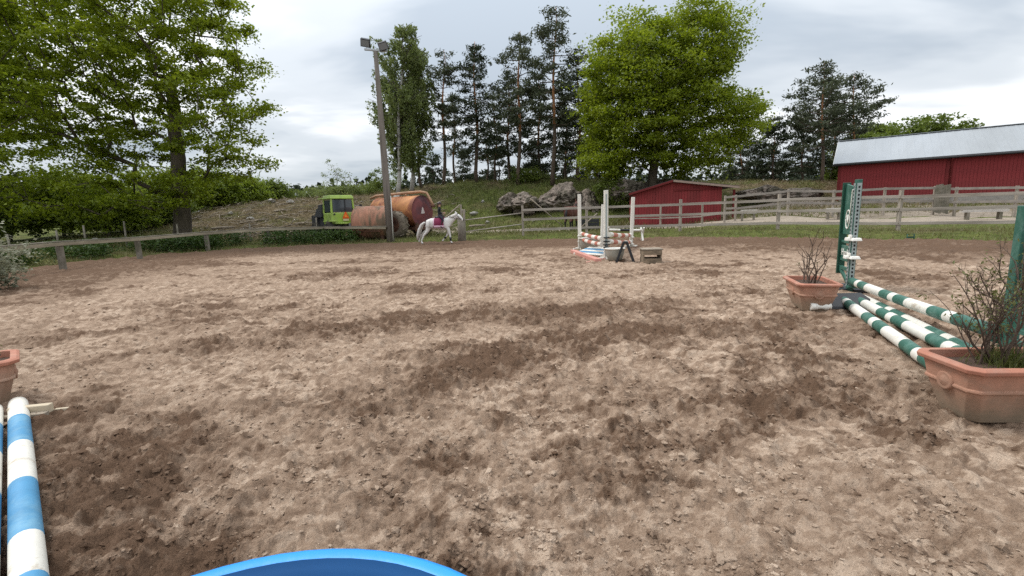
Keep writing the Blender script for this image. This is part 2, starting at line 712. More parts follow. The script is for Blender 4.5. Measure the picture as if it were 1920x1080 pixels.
ms = bpy.data.materials.new('riding_sand')
ms.use_nodes = True
t = ms.node_tree
L = t.links.new
P = t.nodes['Principled BSDF']
P.inputs['Roughness'].default_value = 0.95
P.inputs['Specular IOR Level'].default_value = 0.15
tcn = t.nodes.new('ShaderNodeTexCoord')
at_d = t.nodes.new('ShaderNodeAttribute')
at_d.attribute_name = 'damp_shade'
nf = t.nodes.new('ShaderNodeTexNoise')
nf.inputs['Scale'].default_value = 11
nf.inputs['Detail'].default_value = 8
nf.inputs['Roughness'].default_value = 0.7
L(tcn.outputs['Object'], nf.inputs['Vector'])
a1 = t.nodes.new('ShaderNodeMath')
a1.operation = 'MULTIPLY_ADD'
L(nf.outputs['Fac'], a1.inputs[0])
a1.inputs[1].default_value = 1.1
sb = t.nodes.new('ShaderNodeMath')
sb.operation = 'SUBTRACT'
L(at_d.outputs['Fac'], sb.inputs[0])
sb.inputs[1].default_value = 0.56
L(sb.outputs[0], a1.inputs[2])
rp = t.nodes.new('ShaderNodeValToRGB')
rp.color_ramp.elements[0].position = 0.0
rp.color_ramp.elements[0].color = (0.50, 0.382, 0.286, 1)
rp.color_ramp.elements[1].position = 0.82
rp.color_ramp.elements[1].color = (0.12, 0.073, 0.046, 1)
e2 = rp.color_ramp.elements.new(0.38)
e2.color = (0.285, 0.200, 0.141, 1)
mrd = t.nodes.new('ShaderNodeMapRange')
mrd.inputs['From Min'].default_value = -0.5
mrd.inputs['From Max'].default_value = 0.8
L(a1.outputs[0], mrd.inputs['Value'])
L(mrd.outputs[0], rp.inputs[0])
ng = t.nodes.new('ShaderNodeTexNoise')
ng.inputs['Scale'].default_value = 160
ng.inputs['Detail'].default_value = 4
L(tcn.outputs['Object'], ng.inputs['Vector'])
mr2 = t.nodes.new('ShaderNodeMapRange')
mr2.inputs['From Min'].default_value = 0.3
mr2.inputs['From Max'].default_value = 0.7
mr2.inputs['To Min'].default_value = 0.82
mr2.inputs['To Max'].default_value = 1.18
L(ng.outputs['Fac'], mr2.inputs['Value'])
scn = t.nodes.new('ShaderNodeVectorMath')
scn.operation = 'SCALE'
L(rp.outputs[0], scn.inputs[0])
L(mr2.outputs[0], scn.inputs['Scale'])
L(scn.outputs[0], P.inputs['Base Color'])
bn = t.nodes.new('ShaderNodeTexNoise')
bn.inputs['Scale'].default_value = 38
bn.inputs['Detail'].default_value = 9
bn.inputs['Roughness'].default_value = 0.7
L(tcn.outputs['Object'], bn.inputs['Vector'])
bp = t.nodes.new('ShaderNodeBump')
bp.inputs['Strength'].default_value = 1.0
bp.inputs['Distance'].default_value = 0.020
L(bn.outputs['Fac'], bp.inputs['Height'])
L(bp.outputs[0], P.inputs['Normal'])
tag(np_obj('arena_sand', SV, remap[q], ms, smooth=True, attrs={'damp_shade': sdm[used]}, kind='structure'),
    'trampled brown riding arena sand full of hoof prints')


def sand_z(x, y):
    h, d, c_ = sand(np.array([x], float), np.array([y], float))
    return float(h[0])


# clods and small stones lying on the sand (nobody could count them)
_ico = bmesh.new()
bmesh.ops.create_icosphere(_ico, subdivisions=1, radius=1.0)
ICO_V = np.array([v.co[:] for v in _ico.verts])
ICO_F = np.array([[v.index for v in f.verts] for f in _ico.faces])
_ico.free()


def lumps_mesh(C, S, r):
    n = len(C)
    k = len(ICO_V)
    V = ICO_V[None] * (1 + r.uniform(-0.42, 0.42, size=(n, k, 1))) * S[:, None, :]
    a = r.uniform(0, 6.283, n)
    ca, sa = np.cos(a)[:, None], np.sin(a)[:, None]
    x, y = V[..., 0] * ca - V[..., 1] * sa, V[..., 0] * sa + V[..., 1] * ca
    V = np.stack([x, y, V[..., 2]], -1) + C[:, None, :]
    fa = (np.arange(n)[:, None, None] * k + ICO_F[None]).reshape(-1, 3)
    return V.reshape(-1, 3), fa


n = 85000
rr_ = 1.0 * (12.0 / 1.0) ** rng.uniform(0, 1, n)
an_ = np.radians(rng.uniform(-54, 54, n))
px_, py_ = rr_ * np.sin(an_), rr_ * np.cos(an_)
hh_, dd_, cc_ = sand(px_, py_)
clus = 0.8 * sstep(0.0, 0.4, fbm(px_ * 3.1, py_ * 3.1, 145, 3, 0.6) + 0.25 * dd_)
kp = rng.uniform(0, 1, n) < np.clip(0.08 + 0.75 * clus, 0, 1)
px_, py_, hh_, dk_ = px_[kp], py_[kp], hh_[kp], dd_[kp]
n = len(px_)
sz_ = 0.0028 + 0.0042 * rng.exponential(0.8, n)
sz_ = np.minimum(sz_, 0.02) * (0.75 + 0.045 * rr_[kp])
S_ = np.stack([sz_ * rng.uniform(0.9, 1.7, n), sz_ * rng.uniform(0.7, 1.2, n), sz_ * rng.uniform(0.45, 0.9, n)], 1)
V_, f_ = lumps_mesh(np.stack([px_, py_, hh_ + S_[:, 2] * 0.3], 1), S_, rng)
tag(np_obj('sand_clods', V_, f_, ms, attrs={'damp_shade': np.repeat(dk_ - 0.12 + rng.normal(0, 0.16, n), len(ICO_V))}, kind='stuff'),
    'loose clods and small stones on the sand')

# ------------------------------------------------------------------ TERRAIN
def axis(lo, hi, flo, fhi, fine, growth=1.18):
    a = list(np.arange(flo, fhi + 1e-6, fine))
    s_ = fine
    while a[-1] < hi:
        s_ *= growth
        a.append(a[-1] + s_)
    s_ = fine
    while a[0] > lo:
        s_ *= growth
        a.insert(0, a[0] - s_)
    return np.array(a)


gx_ = axis(-420, 420, -34, 46, 0.4)
gy_ = axis(-60, 620, 12, 52, 0.4)
XX, YY = np.meshgrid(gx_, gy_)
tx_, ty_ = XX.ravel(), YY.ravel()
tz_ = tz(tx_, ty_)
nx_ = len(gx_)
ii = np.arange(len(gy_) - 1)[:, None] * nx_
jj = np.arange(nx_ - 1)[None, :]
q = np.stack([ii + jj, ii + jj + 1, ii + nx_ + jj + 1, ii + nx_ + jj], -1).reshape(-1, 4)


def brush_amt(x, y):
    uu = 960 + 865 * x / np.maximum(y, 1)
    b = sstep(250, 420, uu) * (1 - sstep(760, 880, uu)) * sstep(24, 28, y)
    b = np.maximum(b, 0.75 * sstep(1250, 1400, uu) * sstep(26, 31, y))
    b = b * 1.05 + 0.75 * fbm(x * 0.35, y * 0.5, 171, 4, 0.6)
    return np.clip(b, 0, 1)


mt_ = bpy.data.materials.new('rough_pasture')
mt_.use_nodes = True
t = mt_.node_tree
L = t.links.new
P = t.nodes['Principled BSDF']
P.inputs['Roughness'].default_value = 1.0
P.inputs['Specular IOR Level'].default_value = 0.1
tcn = t.nodes.new('ShaderNodeTexCoord')
ab = t.nodes.new('ShaderNodeAttribute')
ab.attribute_name = 'brush'
ng = t.nodes.new('ShaderNodeTexNoise')
ng.inputs['Scale'].default_value = 2.2
ng.inputs['Detail'].default_value = 9
ng.inputs['Roughness'].default_value = 0.72
L(tcn.outputs['Object'], ng.inputs['Vector'])
g1 = t.nodes.new('ShaderNodeValToRGB')
g1.color_ramp.elements[0].position = 0.35
g1.color_ramp.elements[0].color = (0.045, 0.06, 0.014, 1)
g1.color_ramp.elements[1].position = 0.66
g1.color_ramp.elements[1].color = (0.135, 0.15, 0.04, 1)
L(ng.outputs['Fac'], g1.inputs[0])
g2 = t.nodes.new('ShaderNodeValToRGB')
g2.color_ramp.elements[0].position = 0.35
g2.color_ramp.elements[0].color = (0.06, 0.048, 0.024, 1)
g2.color_ramp.elements[1].position = 0.68
g2.color_ramp.elements[1].color = (0.20, 0.15, 0.09, 1)
L(ng.outputs['Fac'], g2.inputs[0])
mx = t.nodes.new('ShaderNodeMix')
mx.data_type = 'RGBA'
L(ab.outputs['Fac'], mx.inputs['Factor'])
L(g1.outputs[0], mx.inputs['A'])
L(g2.outputs[0], mx.inputs['B'])
L(mx.outputs['Result'], P.inputs['Base Color'])
bp = t.nodes.new('ShaderNodeBump')
bp.inputs['Distance'].default_value = 0.12
L(ng.outputs['Fac'], bp.inputs['Height'])
L(bp.outputs[0], P.inputs['Normal'])
tag(np_obj('ground', np.stack([tx_, ty_, tz_], 1), q, mt_, smooth=True, attrs={'brush': brush_amt(tx_, ty_)}, kind='structure'),
    'rough grass and cleared brown hillside around the arena')


def sheet(name, label, pts_near, pts_far, mat, lift, nu=160, nv=14):
    """a strip of ground between two outlines, following the terrain"""
    def res(p, k):
        p = np.array(p, float)
        s_ = np.concatenate([[0], np.cumsum(np.hypot(*np.diff(p, axis=0).T))])
        tt = np.linspace(0, s_[-1], k)
        return np.stack([np.interp(tt, s_, p[:, 0]), np.interp(tt, s_, p[:, 1])], 1)
    a, b = res(pts_near, nu), res(pts_far, nu)
    ww = np.linspace(0, 1, nv)[:, None, None]
    G = a[None] * (1 - ww) + b[None] * ww
    # ragged margins
    G[0, :, 1] += 0.25 * fbm(G[0, :, 0] * 0.9, G[0, :, 1], 181, 3)
    G[-1, :, 1] += 0.35 * fbm(G[-1, :, 0] * 0.7, G[-1, :, 1], 183, 3)
    x, y = G[..., 0].ravel(), G[..., 1].ravel()
    z = tz(x, y) + lift
    G0 = z.reshape(nv, nu)
    G0[0] -= lift + 0.05
    G0[-1] -= lift + 0.05
    i_ = np.arange(nv - 1)[:, None] * nu
    j_ = np.arange(nu - 1)[None]
    qq = np.stack([i_ + j_, i_ + j_ + 1, i_ + nu + j_ + 1, i_ + nu + j_], -1).reshape(-1, 4)
    return tag(np_obj(name, np.stack([x, y, G0.ravel()], 1), qq, mat, smooth=True, kind='structure'), label)


m_gravel = mk('pale_gravel', (0.29, 0.24, 0.185), 0.95, 0.22, 3.0, second=(0.25, 0.20, 0.15), bump=0.02, bscale=30)
m_yard = mk('yard_earth', (0.235, 0.19, 0.145), 0.95, 0.25, 1.2, second=(0.16, 0.13, 0.09), bump=0.03, bscale=20)
sheet('gravel_road', 'pale gravel road running behind the rail fence',
      [(-4.5, 27.6), (0, 27.4), (6, 26.6), (12, 24.4), (17, 20.6), (22, 18.3), (32, 15)],
      [(-4.5, 30.6), (0, 30.8), (6, 30.4), (12, 27.8), (18, 24.0), (24, 22.0), (36, 19)], m_gravel, 0.03)
sheet('yard', 'bare earth yard between the rail fence and the red barn',
      [(9, 29.0), (13, 27.4), (18.5, 23.7), (24, 21.8), (36, 18.9)],
      [(9, 33.0), (15, 34.0), (24, 37.5), (33, 31), (48, 22)], m_yard, 0.025, 120, 30)

# ------------------------------------------------------------------ grass, weeds and brush (stuff)
def blades(C, hgt, wid, r, lean=0.5):
    n = len(C)
    a = r.uniform(0, 6.283, n)
    dx, dy = np.cos(a), np.sin(a)
    ln = r.normal(0, lean, (n, 2)) * hgt[:, None]
    V = np.empty((n, 3, 3))
    V[:, 0] = C + np.stack([dx * wid, dy * wid, np.zeros(n) - 0.02], 1)
    V[:, 1] = C - np.stack([dx * wid, dy * wid, np.zeros(n) + 0.02], 1)
    V[:, 2] = C + np.stack([ln[:, 0], ln[:, 1], hgt], 1)
    return V.reshape(-1, 3), np.arange(3 * n).reshape(n, 3)


def scatter(n, x0, x1, y0, y1, dens):
    x = rng.uniform(x0, x1, n)
    y = rng.uniform(y0, y1, n)
    k = rng.uniform(0, 1, n) < dens(x, y)
    return x[k], y[k]


def road_free(x, y):
    """1 off the road, 0 on it"""
    yl = np.interp(x, [-4.5, 0, 6, 12, 17, 22, 32], [27.6, 27.4, 26.6, 24.4, 20.6, 18.3, 15])
    yh = np.interp(x, [-4.5, 0, 6, 12, 18, 24, 36], [30.6, 30.8, 30.4, 27.8, 24, 22, 19])
    return np.where((x > -4.6) & (y > yl + 0.25) & (y < yh - 0.2), 0.0, 1.0)


m_grass = leafmat('grass_blade', (0.065, 0.085, 0.016), (0.20, 0.19, 0.065), 0.3)
m_dry = leafmat('dry_grass', (0.13, 0.095, 0.045), (0.27, 0.21, 0.12), 0.2)
x, y = scatter(260000, -24, 30, 10, 32, lambda x, y: np.clip(
    sstep(-0.15, 0.5, arena_d(x, y) + 0.4 * fbm(x * 1.3, y * 1.3, 191, 3)) * (1 - 0.9 * sstep(2.5, 5.5, arena_d(x, y)))
    * (0.55 + 0.6 * fbm(x * 0.7, y * 0.7, 193, 3)) * road_free(x, y), 0, 1))
hg = rng.uniform(0.05, 0.16, len(x)) * (1 + 0.8 * (x < -6) * rng.uniform(0, 1, len(x)))
V_, f_ = blades(np.stack([x, y, tz(x, y)], 1), hg, rng.uniform(0.006, 0.014, len(x)), rng)
tag(np_obj('verge_grass', V_, f_, leafmat('verge_blade', (0.085, 0.09, 0.022), (0.25, 0.215, 0.095), 0.3), kind='stuff'), 'short rough grass along the edge of the arena')

x, y = scatter(150000, -30, 34, 25, 56, lambda x, y: np.clip((1 - brush_amt(x, y)) * 0.7 * road_free(x, y), 0, 1) * (arena_d(x, y) > 2))
hg = rng.uniform(0.10, 0.35, len(x))
V_, f_ = blades(np.stack([x, y, tz(x, y)], 1), hg, rng.uniform(0.015, 0.035, len(x)), rng, 0.6)
tag(np_obj('meadow_grass', V_, f_, m_grass, kind='stuff'), 'green grass on the slope behind the road')
x, y = scatter(120000, -30, 40, 24, 56, lambda x, y: np.clip(brush_amt(x, y) * 0.6 * road_free(x, y), 0, 1) * (arena_d(x, y) > 4))
hg = rng.uniform(0.08, 0.38, len(x))
V_, f_ = blades(np.stack([x, y, tz(x, y)], 1), hg, rng.uniform(0.012, 0.035, len(x)), rng, 1.1)
tag(np_obj('dead_brush', V_, f_, m_dry, kind='stuff'), 'dead grass and cut brush on the cleared hillside')

# ------------------------------------------------------------------ TREES
def grow(trunk, pts, bf, r, step=0.7, wob=0.07):
    """greedy growth: every clump is joined to the cheapest node of the tree so far; returns nodes, parents, node of each clump"""
    P_ = [np.array(p, float) for p in trunk]
    par = [-1] + list(range(len(trunk) - 1))
    pl = [0.0]
    for k in range(1, len(P_)):
        pl.append(pl[-1] + np.linalg.norm(P_[k] - P_[k - 1]))
    N_ = len(pts)
    cost = np.full(N_, 1e9)
    src_ = np.zeros(N_, int)

    def upd(k):
        if k < 3:
            return
        dv = pts - P_[k]
        c = np.linalg.norm(dv, axis=1) + bf * pl[k] + 0.25 * np.maximum(-dv[:, 2], 0)
        b = c < cost
        cost[b] = c[b]
        src_[b] = k
    for k in range(len(P_)):
        upd(k)
    done = np.zeros(N_, bool)
    node = np.zeros(N_, int)
    for _ in range(N_):
        j = int(np.argmin(np.where(done, 1e9, cost)))
        done[j] = True
        a, b = P_[src_[j]], pts[j]
        dist = np.linalg.norm(b - a)
        m_ = max(1, int(dist / step))
        prev = src_[j]
        off = r.normal(0, wob * dist, 3)
        for s_ in range(1, m_ + 1):
            f = s_ / m_
            p = a + (b - a) * f + off * math.sin(math.pi * f) + np.array([0, 0, 0.10 * dist * math.sin(math.pi * f)])
            P_.append(p)
            par.append(prev)
            pl.append(pl[prev] + dist / m_)
            prev = len(P_) - 1
            upd(prev)
        node[j] = prev
    return np.array(P_), np.array(par), node


def limbs(P_, par, tip, ex, n_trunk, r_base, r_top):
    n = len(P_)
    acc = np.zeros(n)
    kids = [[] for _ in range(n)]
    for k in range(n):
        if par[k] >= 0:
            kids[par[k]].append(k)
    order = list(range(n))[::-1]
    for k in order:
        acc[k] = max(acc[k], tip ** ex)
        if par[k] >= 0:
            acc[par[k]] += acc[k]
    R_ = acc ** (1 / ex)
    if r_base:
        sc_ = min(1.0, r_base / max(R_[0], 1e-6))
        R_ = R_ * sc_
        R_ = np.maximum(R_, tip * 0.8)
        for k in range(n_trunk):
            f = k / max(1, n_trunk - 1)
            R_[k] = max(R_[k], r_base * (1 - f) + r_top * f)
        R_[0] *= 1.35
    mb = MB()
    seen_start = [(0, -1)]
    while seen_start:
        k, p0 = seen_start.pop()
        chain = [k]
        while kids[chain[-1]]:
            ks = sorted(kids[chain[-1]], key=lambda i: -R_[i])
            for o_ in ks[1:]:
                seen_start.append((o_, chain[-1]))
            chain.append(ks[0])
        pts = [P_[i] for i in chain]
        rr = [R_[i] for i in chain]
        if p0 >= 0:
            pts.insert(0, P_[p0])
            rr.insert(0, min(R_[p0] * 0.8, rr[0] * 1.15))
        if len(pts) > 1:
            ns_ = 10 if max(rr) > 0.15 else (6 if max(rr) > 0.04 else 4)
            mb.tube(pts, rr, ns_, 0, caps=False)
    return mb


def broadleaf(name, label, base, ells, nclump, per, leaf, clump, trunk_top, r_base, r_top, mleaf, mbark, seed, group=None,
              cat='tree', spacing=0.9, bf=0.3, shell=0.45, flat=0.55, tip=0.012, lean_pts=None):
    """base and ells in world metres; ells = [(centre, radii), ...] whose union is the crown"""
    r = np.random.default_rng(seed)
    base = np.array(base, float)
    C = np.array([e_[0] for e_ in ells], float) - base
    Rr = np.array([e_[1] for e_ in ells], float)
    lo, hi = (C - Rr).min(0), (C + Rr).max(0)
    pts = []
    tries = 0
    while len(pts) < nclump and tries < 60:
        tries += 1
        X = r.uniform(lo, hi, (1500, 3))
        s_ = np.min(np.linalg.norm((X[:, None] - C[None]) / Rr[None], axis=2), axis=1)
        ok = (s_ < 1 + 0.10 * r.normal(size=len(s_))) & ((s_ > shell) | (r.uniform(size=len(s_)) < 0.25)) & (X[:, 2] > min(0.5, 0.15 * hi[2]))
        for p in X[ok]:
            if len(pts) >= nclump:
                break
            if not pts or np.min(np.sum((np.array(pts) - p) ** 2, axis=1)) > spacing ** 2:
                pts.append(p)
    pts = np.array(pts)
    tt = np.array(trunk_top, float) - base
    nt_ = max(4, int(np.linalg.norm(tt) / 0.6))
    trunk = [tt * (k / (nt_ - 1)) + np.array([0.05 * math.sin(k * 1.7 + seed), 0.05 * math.cos(k * 2.1 + seed), 0]) * (k > 0) * r_base * 2 for k in range(nt_)]
    P_, par, node = grow(trunk, pts, bf, r)
    root = thing(name, label, cat, base, 0, group)
    limbs(P_, par, tip, 2.25, nt_, r_base, r_top).build('trunk', mbark, root)
    # leaves gathered in flattened sprays round the branch ends
    cl = []
    for p in pts:
        n_ = int(per * r.uniform(0.55, 1.4))
        rad_ = clump * r.uniform(0.65, 1.35)
        sub = p + r.normal(0, 0.45 * rad_, (max(2, n_ // 14), 3)) * np.array([1, 1, flat])
        X = sub[r.integers(0, len(sub), n_)] + r.normal(0, 0.30 * rad_, (n_, 3)) * np.array([1, 1, flat * 0.8])
        cl.append(X)
    # some leaves along the thin branches too
    X = np.concatenate(cl)
    V, f = leaf_quads(X, leaf, 0.5, 0.7, r)
    np_obj('crown', V, f, mleaf, root)
    return root


m_oak = leafmat('oak_leaf', (0.135, 0.195, 0.007), (0.31, 0.365, 0.022), 0.56)
m_bush = leafmat('bush_leaf', (0.13, 0.19, 0.012), (0.27, 0.33, 0.04), 0.55)
m_bush2 = leafmat('shrub_leaf', (0.085, 0.125, 0.015), (0.19, 0.24, 0.04), 0.45)
m_birch = leafmat('birch_leaf', (0.11, 0.15, 0.035), (0.24, 0.28, 0.085), 0.5)
m_pine = leafmat('pine_needle', (0.042, 0.056, 0.028), (0.115, 0.130, 0.068), 0.3)
m_spruce = leafmat('dark_needle', (0.026, 0.038, 0.018), (0.068, 0.084, 0.040), 0.25)
m_bark = mk('oak_bark', (0.075, 0.06, 0.042), 0.95, 0.35, 4, bump=0.05, bscale=9, stretch=(1, 1, 0.25))
m_bark2 = mk('grey_bark', (0.12, 0.10, 0.08), 0.95, 0.3, 4, bump=0.03, bscale=12, stretch=(1, 1, 0.3))
m_pbark = mk('pine_bark', (0.10, 0.072, 0.052), 0.95, 0.3, 4, bump=0.03, bscale=10)
m_obark = mk('orange_bark', (0.33, 0.155, 0.07), 0.9, 0.3, 4, bump=0.02, bscale=10)
m_wbark = mk('birch_bark', (0.42, 0.40, 0.37), 0.8, 0.2, 3, second=(0.05, 0.045, 0.04), sec_amt=(0.55, 0.6), stretch=(1, 1, 3))


def E(u, v, Y, ru, ry, rv):
    """ellipsoid of a crown: centre read off the photo at depth Y, radii in photo pixels across / metres deep / pixels high"""
    return (tuple(at(u, v, Y)), (ru / F * Y, ry, rv / F * Y))


# the large oak on the left
Yo = 26.0
b = on_ground(345, Yo)
broadleaf('oak_tree', 'broad oak with pale green spring leaves and thick trunk behind the left rail fence',
          b, [E(285, 50, Yo, 128, 4.2, 165), E(150, 180, Yo, 140, 3.8, 125), E(395, 205, Yo, 82, 3.2, 108), E(60, 60, Yo, 130, 4, 150),
              E(235, 345, Yo - 1, 150, 2.4, 34), E(110, 365, 23.6, 120, 1.7, 44), E(10, 340, 23.4, 80, 1.8, 60), E(270, 375, 23.8, 60, 1.4, 26), E(425, 300, Yo, 42, 2.2, 38), E(430, 110, Yo, 46, 2.2, 40)],
          430, 265, 0.155, 0.74, tuple(at(322, 150, Yo)), 0.46, 0.24, m_oak, m_bark, 3, spacing=1.12, bf=0.18, shell=0.5, flat=0.5, tip=0.022)
b = on_ground(-130, 29)
broadleaf('oak_tree', 'oak at the left edge of view, only its right side in the frame',
          b, [E(-100, 120, 29, 140, 4, 190)],
          220, 170, 0.20, 0.8, tuple(at(-110, 200, 29)), 0.4, 0.2, m_oak, m_bark, 4, spacing=0.95, bf=0.25, shell=0.3, flat=0.45)
# the oak behind the red shed
Yo = 38.0
b = on_ground(1220, Yo)
broadleaf('oak_tree', 'tall bright green oak standing behind the small red shed',
          b, [E(1200, 185, Yo, 88, 4.2, 112), E(1302, 112, Yo, 58, 3.6, 86), E(1362, 232, Yo, 50, 2.8, 40), E(1150, 265, Yo, 54, 3.0, 64),
              E(1295, 280, Yo, 62, 3.2, 46), E(1212, 82, Yo, 46, 2.6, 42), E(1285, 200, Yo, 62, 3.6, 60), E(1405, 215, Yo, 20, 1.4, 18), E(1325, 40, Yo, 30, 1.8, 24)],
          430, 330, 0.175, 0.92, tuple(at(1236, 180, Yo)), 0.42, 0.26, m_oak, m_bark, 5, spacing=1.0, bf=0.2, shell=0.5, flat=0.6, tip=0.018)

# young broadleaved trees and bushes
bushes = [  # u, Y, crown-top v, half width px, bark-top fraction, label
    (20, 31, 330, 70, 'leafy young tree at the left edge under the broad oak'),
    (120, 33, 318, 65, 'rounded young tree with dark stem, second from the left under the broad oak'),
    (205, 32, 335, 60, 'bright green bush below the long left limb of the broad oak'),
    (285, 36, 345, 50, 'low bush directly left of the oak trunk'),
    (405, 42, 330, 45, 'bright bush just right of the oak trunk'),
    (455, 45, 338, 42, 'bush in the middle of the hedge between oak and tractor'),
    (500, 50, 345, 34, 'last bush of the hedge, where the brown hillside begins'),
    (330, 46, 318, 70, 'tree behind the trunk of the broad oak'),
]
for k, (u, Y, vt, hw, lab) in enumerate(bushes):
    b = on_ground(u, Y)
    vb = 400 - (u - 960) * math.tan(rad(ROLL)) - (b.z - H) / Y * F
    vc, rv = (vt + vb) / 2, (vb - vt) / 2
    broadleaf('young_tree', lab, b, [E(u, vc, Y, hw, hw / F * Y * 0.9, rv * 1.0)], 90, 120, 0.20, 0.65, tuple(at(u, vc, Y)), 0.09, 0.04,
              m_bush if k % 3 else m_bush2, m_bark2, 40 + k, group='young trees and bushes by the broad oak', spacing=0.55, shell=0.4, flat=0.7)
saps = [
    (632, 52, 308, 24, 'slender thin-leaved sapling behind the green tractor', 26, 22),
    (657, 53, 318, 18, 'nearly bare sapling right of the tractor cab', 14, 8),
    (690, 55, 345, 40, 'low green bush left of the lamp post', 60, 60),
    (722, 52, 318, 34, 'feathery young birch right behind the lamp post', 46, 46),
    (600, 54, 352, 34, 'low bush left of the slender sapling', 55, 60),
    (565, 58, 358, 26, 'small yellowish bush on the top of the cleared hillside', 40, 50),
    (640, 50, 350, 44, 'dense bush behind the roof of the green tractor', 70, 60),
    (985, 46, 318, 22, 'young bright green tree between the pine trunks', 30, 50),
    (1010, 48, 335, 26, 'bright bush at the foot of the tallest pine', 40, 50),
    (1150, 37, 330, 30, 'green bush beside the rocks left of the red shed', 50, 50),
]
for k, (u, Y, vt, hw, lab, nc, per) in enumerate(saps):
    b = on_ground(u, Y)
    vb = 400 - (u - 960) * math.tan(rad(ROLL)) - (b.z - H) / Y * F
    vc, rv = (vt + vb) / 2, max(8, (vb - vt) / 2)
    broadleaf('sapling', lab, b, [E(u, vc, Y, hw, hw / F * Y * 0.9, rv)], nc, int(per * 2.2), 0.13, 0.5, tuple(at(u, vc - rv * 0.5, Y)), 0.06, 0.03,
              m_bush2 if k % 2 else m_birch, m_bark2, 70 + k, group='saplings and bushes on the hilltop', spacing=0.45, shell=0.3, flat=0.7)
# treetops behind the barn
for k, (u, Y, vt, hw, lab) in enumerate([
        (1640, 58, 238, 38, 'broadleaved treetop behind the left end of the barn roof'),
        (1690, 60, 232, 40, 'treetop second from the left behind the barn roof'),
        (1738, 60, 224, 38, 'highest of the green treetops behind the barn roof'),
        (1785, 62, 232, 32, 'last treetop on the right behind the barn ridge'),
        (1610, 52, 262, 36, 'lower tree between the tall pines and the barn')]):
    b = on_ground(u, Y)
    vc = vt + 60
    broadleaf('broadleaf_tree', lab, b, [E(u, vc, Y, hw, 3.0, 60)], 90, 130, 0.30, 1.0, tuple(at(u, vc, Y)), 0.16, 0.08,
              m_bush2, m_bark2, 90 + k, group='treetops behind the barn', spacing=0.9, shell=0.4, flat=0.6)


def pine(name, label, u, Y, vtop, hw, start, seed, mat, utop=None, dens=1.0, group=None, orange=0.35, conic=0.0):
    """Scots pine / spruce: a tall stem, whorls of limbs, tufts of needles. start = height fraction of the lowest limbs"""
    r = np.random.default_rng(seed)
    start = start + 0.13 * (1 - min(1, 2 * conic))
    b = on_ground(u, Y)
    top = at(utop if utop is not None else u, vtop, Y)
    root = thing(name, label, 'tree', b, 0, group)
    tv = np.array(top - b)
    Ht = tv[2]
    wd = 1.28 * hw / F * Y
    ns_ = 14
    ph = r.uniform(0, 6)
    line = [tv * (k / ns_) + np.array([math.sin(ph + k * 0.6), math.cos(ph + k * 0.5), 0]) * 0.12 * (0 < k < ns_) for k in range(ns_ + 1)]
    rb = 0.011 * Ht + 0.05
    mats_ = [0 if k / ns_ < orange else 1 for k in range(ns_)]
    mb = MB()
    mb.tube([Vector(p) for p in line], [rb * (1 - 0.88 * k / ns_) for k in range(ns_ + 1)], 8, mats_)
    tuf = []
    h = start
    # a few dead stubs low down
    while h < 0.985:
        t_ = (h - start) / (1 - start)
        prof = (1 - conic) * (0.35 + 0.65 * math.sin(math.pi * min(1, 0.22 + 0.78 * t_)) ** 0.8) * (1 - 0.55 * t_ ** 2.5) + conic * (1.05 * (1 - t_) + 0.08)
        nb = 3 + int(r.integers(0, 3))
        a0 = r.uniform(0, 6.28)
        for q_ in range(nb):
            if r.uniform() > dens:
                continue
            a = a0 + 6.283 * q_ / nb + r.normal(0, 0.3)
            ln = max(0.25, wd * prof * r.uniform(0.35, 1.25))
            k0 = h * ns_
            i0 = min(ns_ - 1, int(k0))
            o_ = np.array(line[i0]) * (1 - (k0 - i0)) + np.array(line[i0 + 1]) * (k0 - i0)
            rise = r.uniform(-0.18, 0.35) + 0.35 * t_ - 0.25 * conic
            dv = np.array([math.cos(a), math.sin(a), rise])
            e_ = o_ + dv * ln
            mid = o_ + dv * ln * 0.55 + np.array([0, 0, -0.06 * ln])
            e_[2] += 0.12 * ln
            mb.tube([Vector(o_), Vector(mid), Vector(e_)], [0.02 + 0.012 * ln, 0.014 + 0.006 * ln, 0.008], 4, 0, caps=False)
            nt2 = max(2, int(ln / 0.31))
            for s_ in range(nt2):
                f = 0.48 + 0.56 * (s_ + r.uniform(0, 1)) / nt2
                p = o_ + (e_ - o_) * min(f, 1.03) + r.normal(0, 0.10 * ln * 0.5 + 0.06, 3) * np.array([1, 1, 0.35])
                m_ = int(r.integers(16, 26))
                tuf.append(p + r.normal(0, 1, (m_, 3)) * np.array([0.27, 0.27, 0.12]) * r.uniform(0.7, 1.3))
        h += r.uniform(0.36, 0.78) / Ht
    X = np.concatenate(tuf)
    mb.build('trunk', [m_pbark, m_obark], root)
    V, f = leaf_quads(X, 0.29, 0.25, 0.36, r)
    np_obj('crown', V, f, mat, root)
    return root


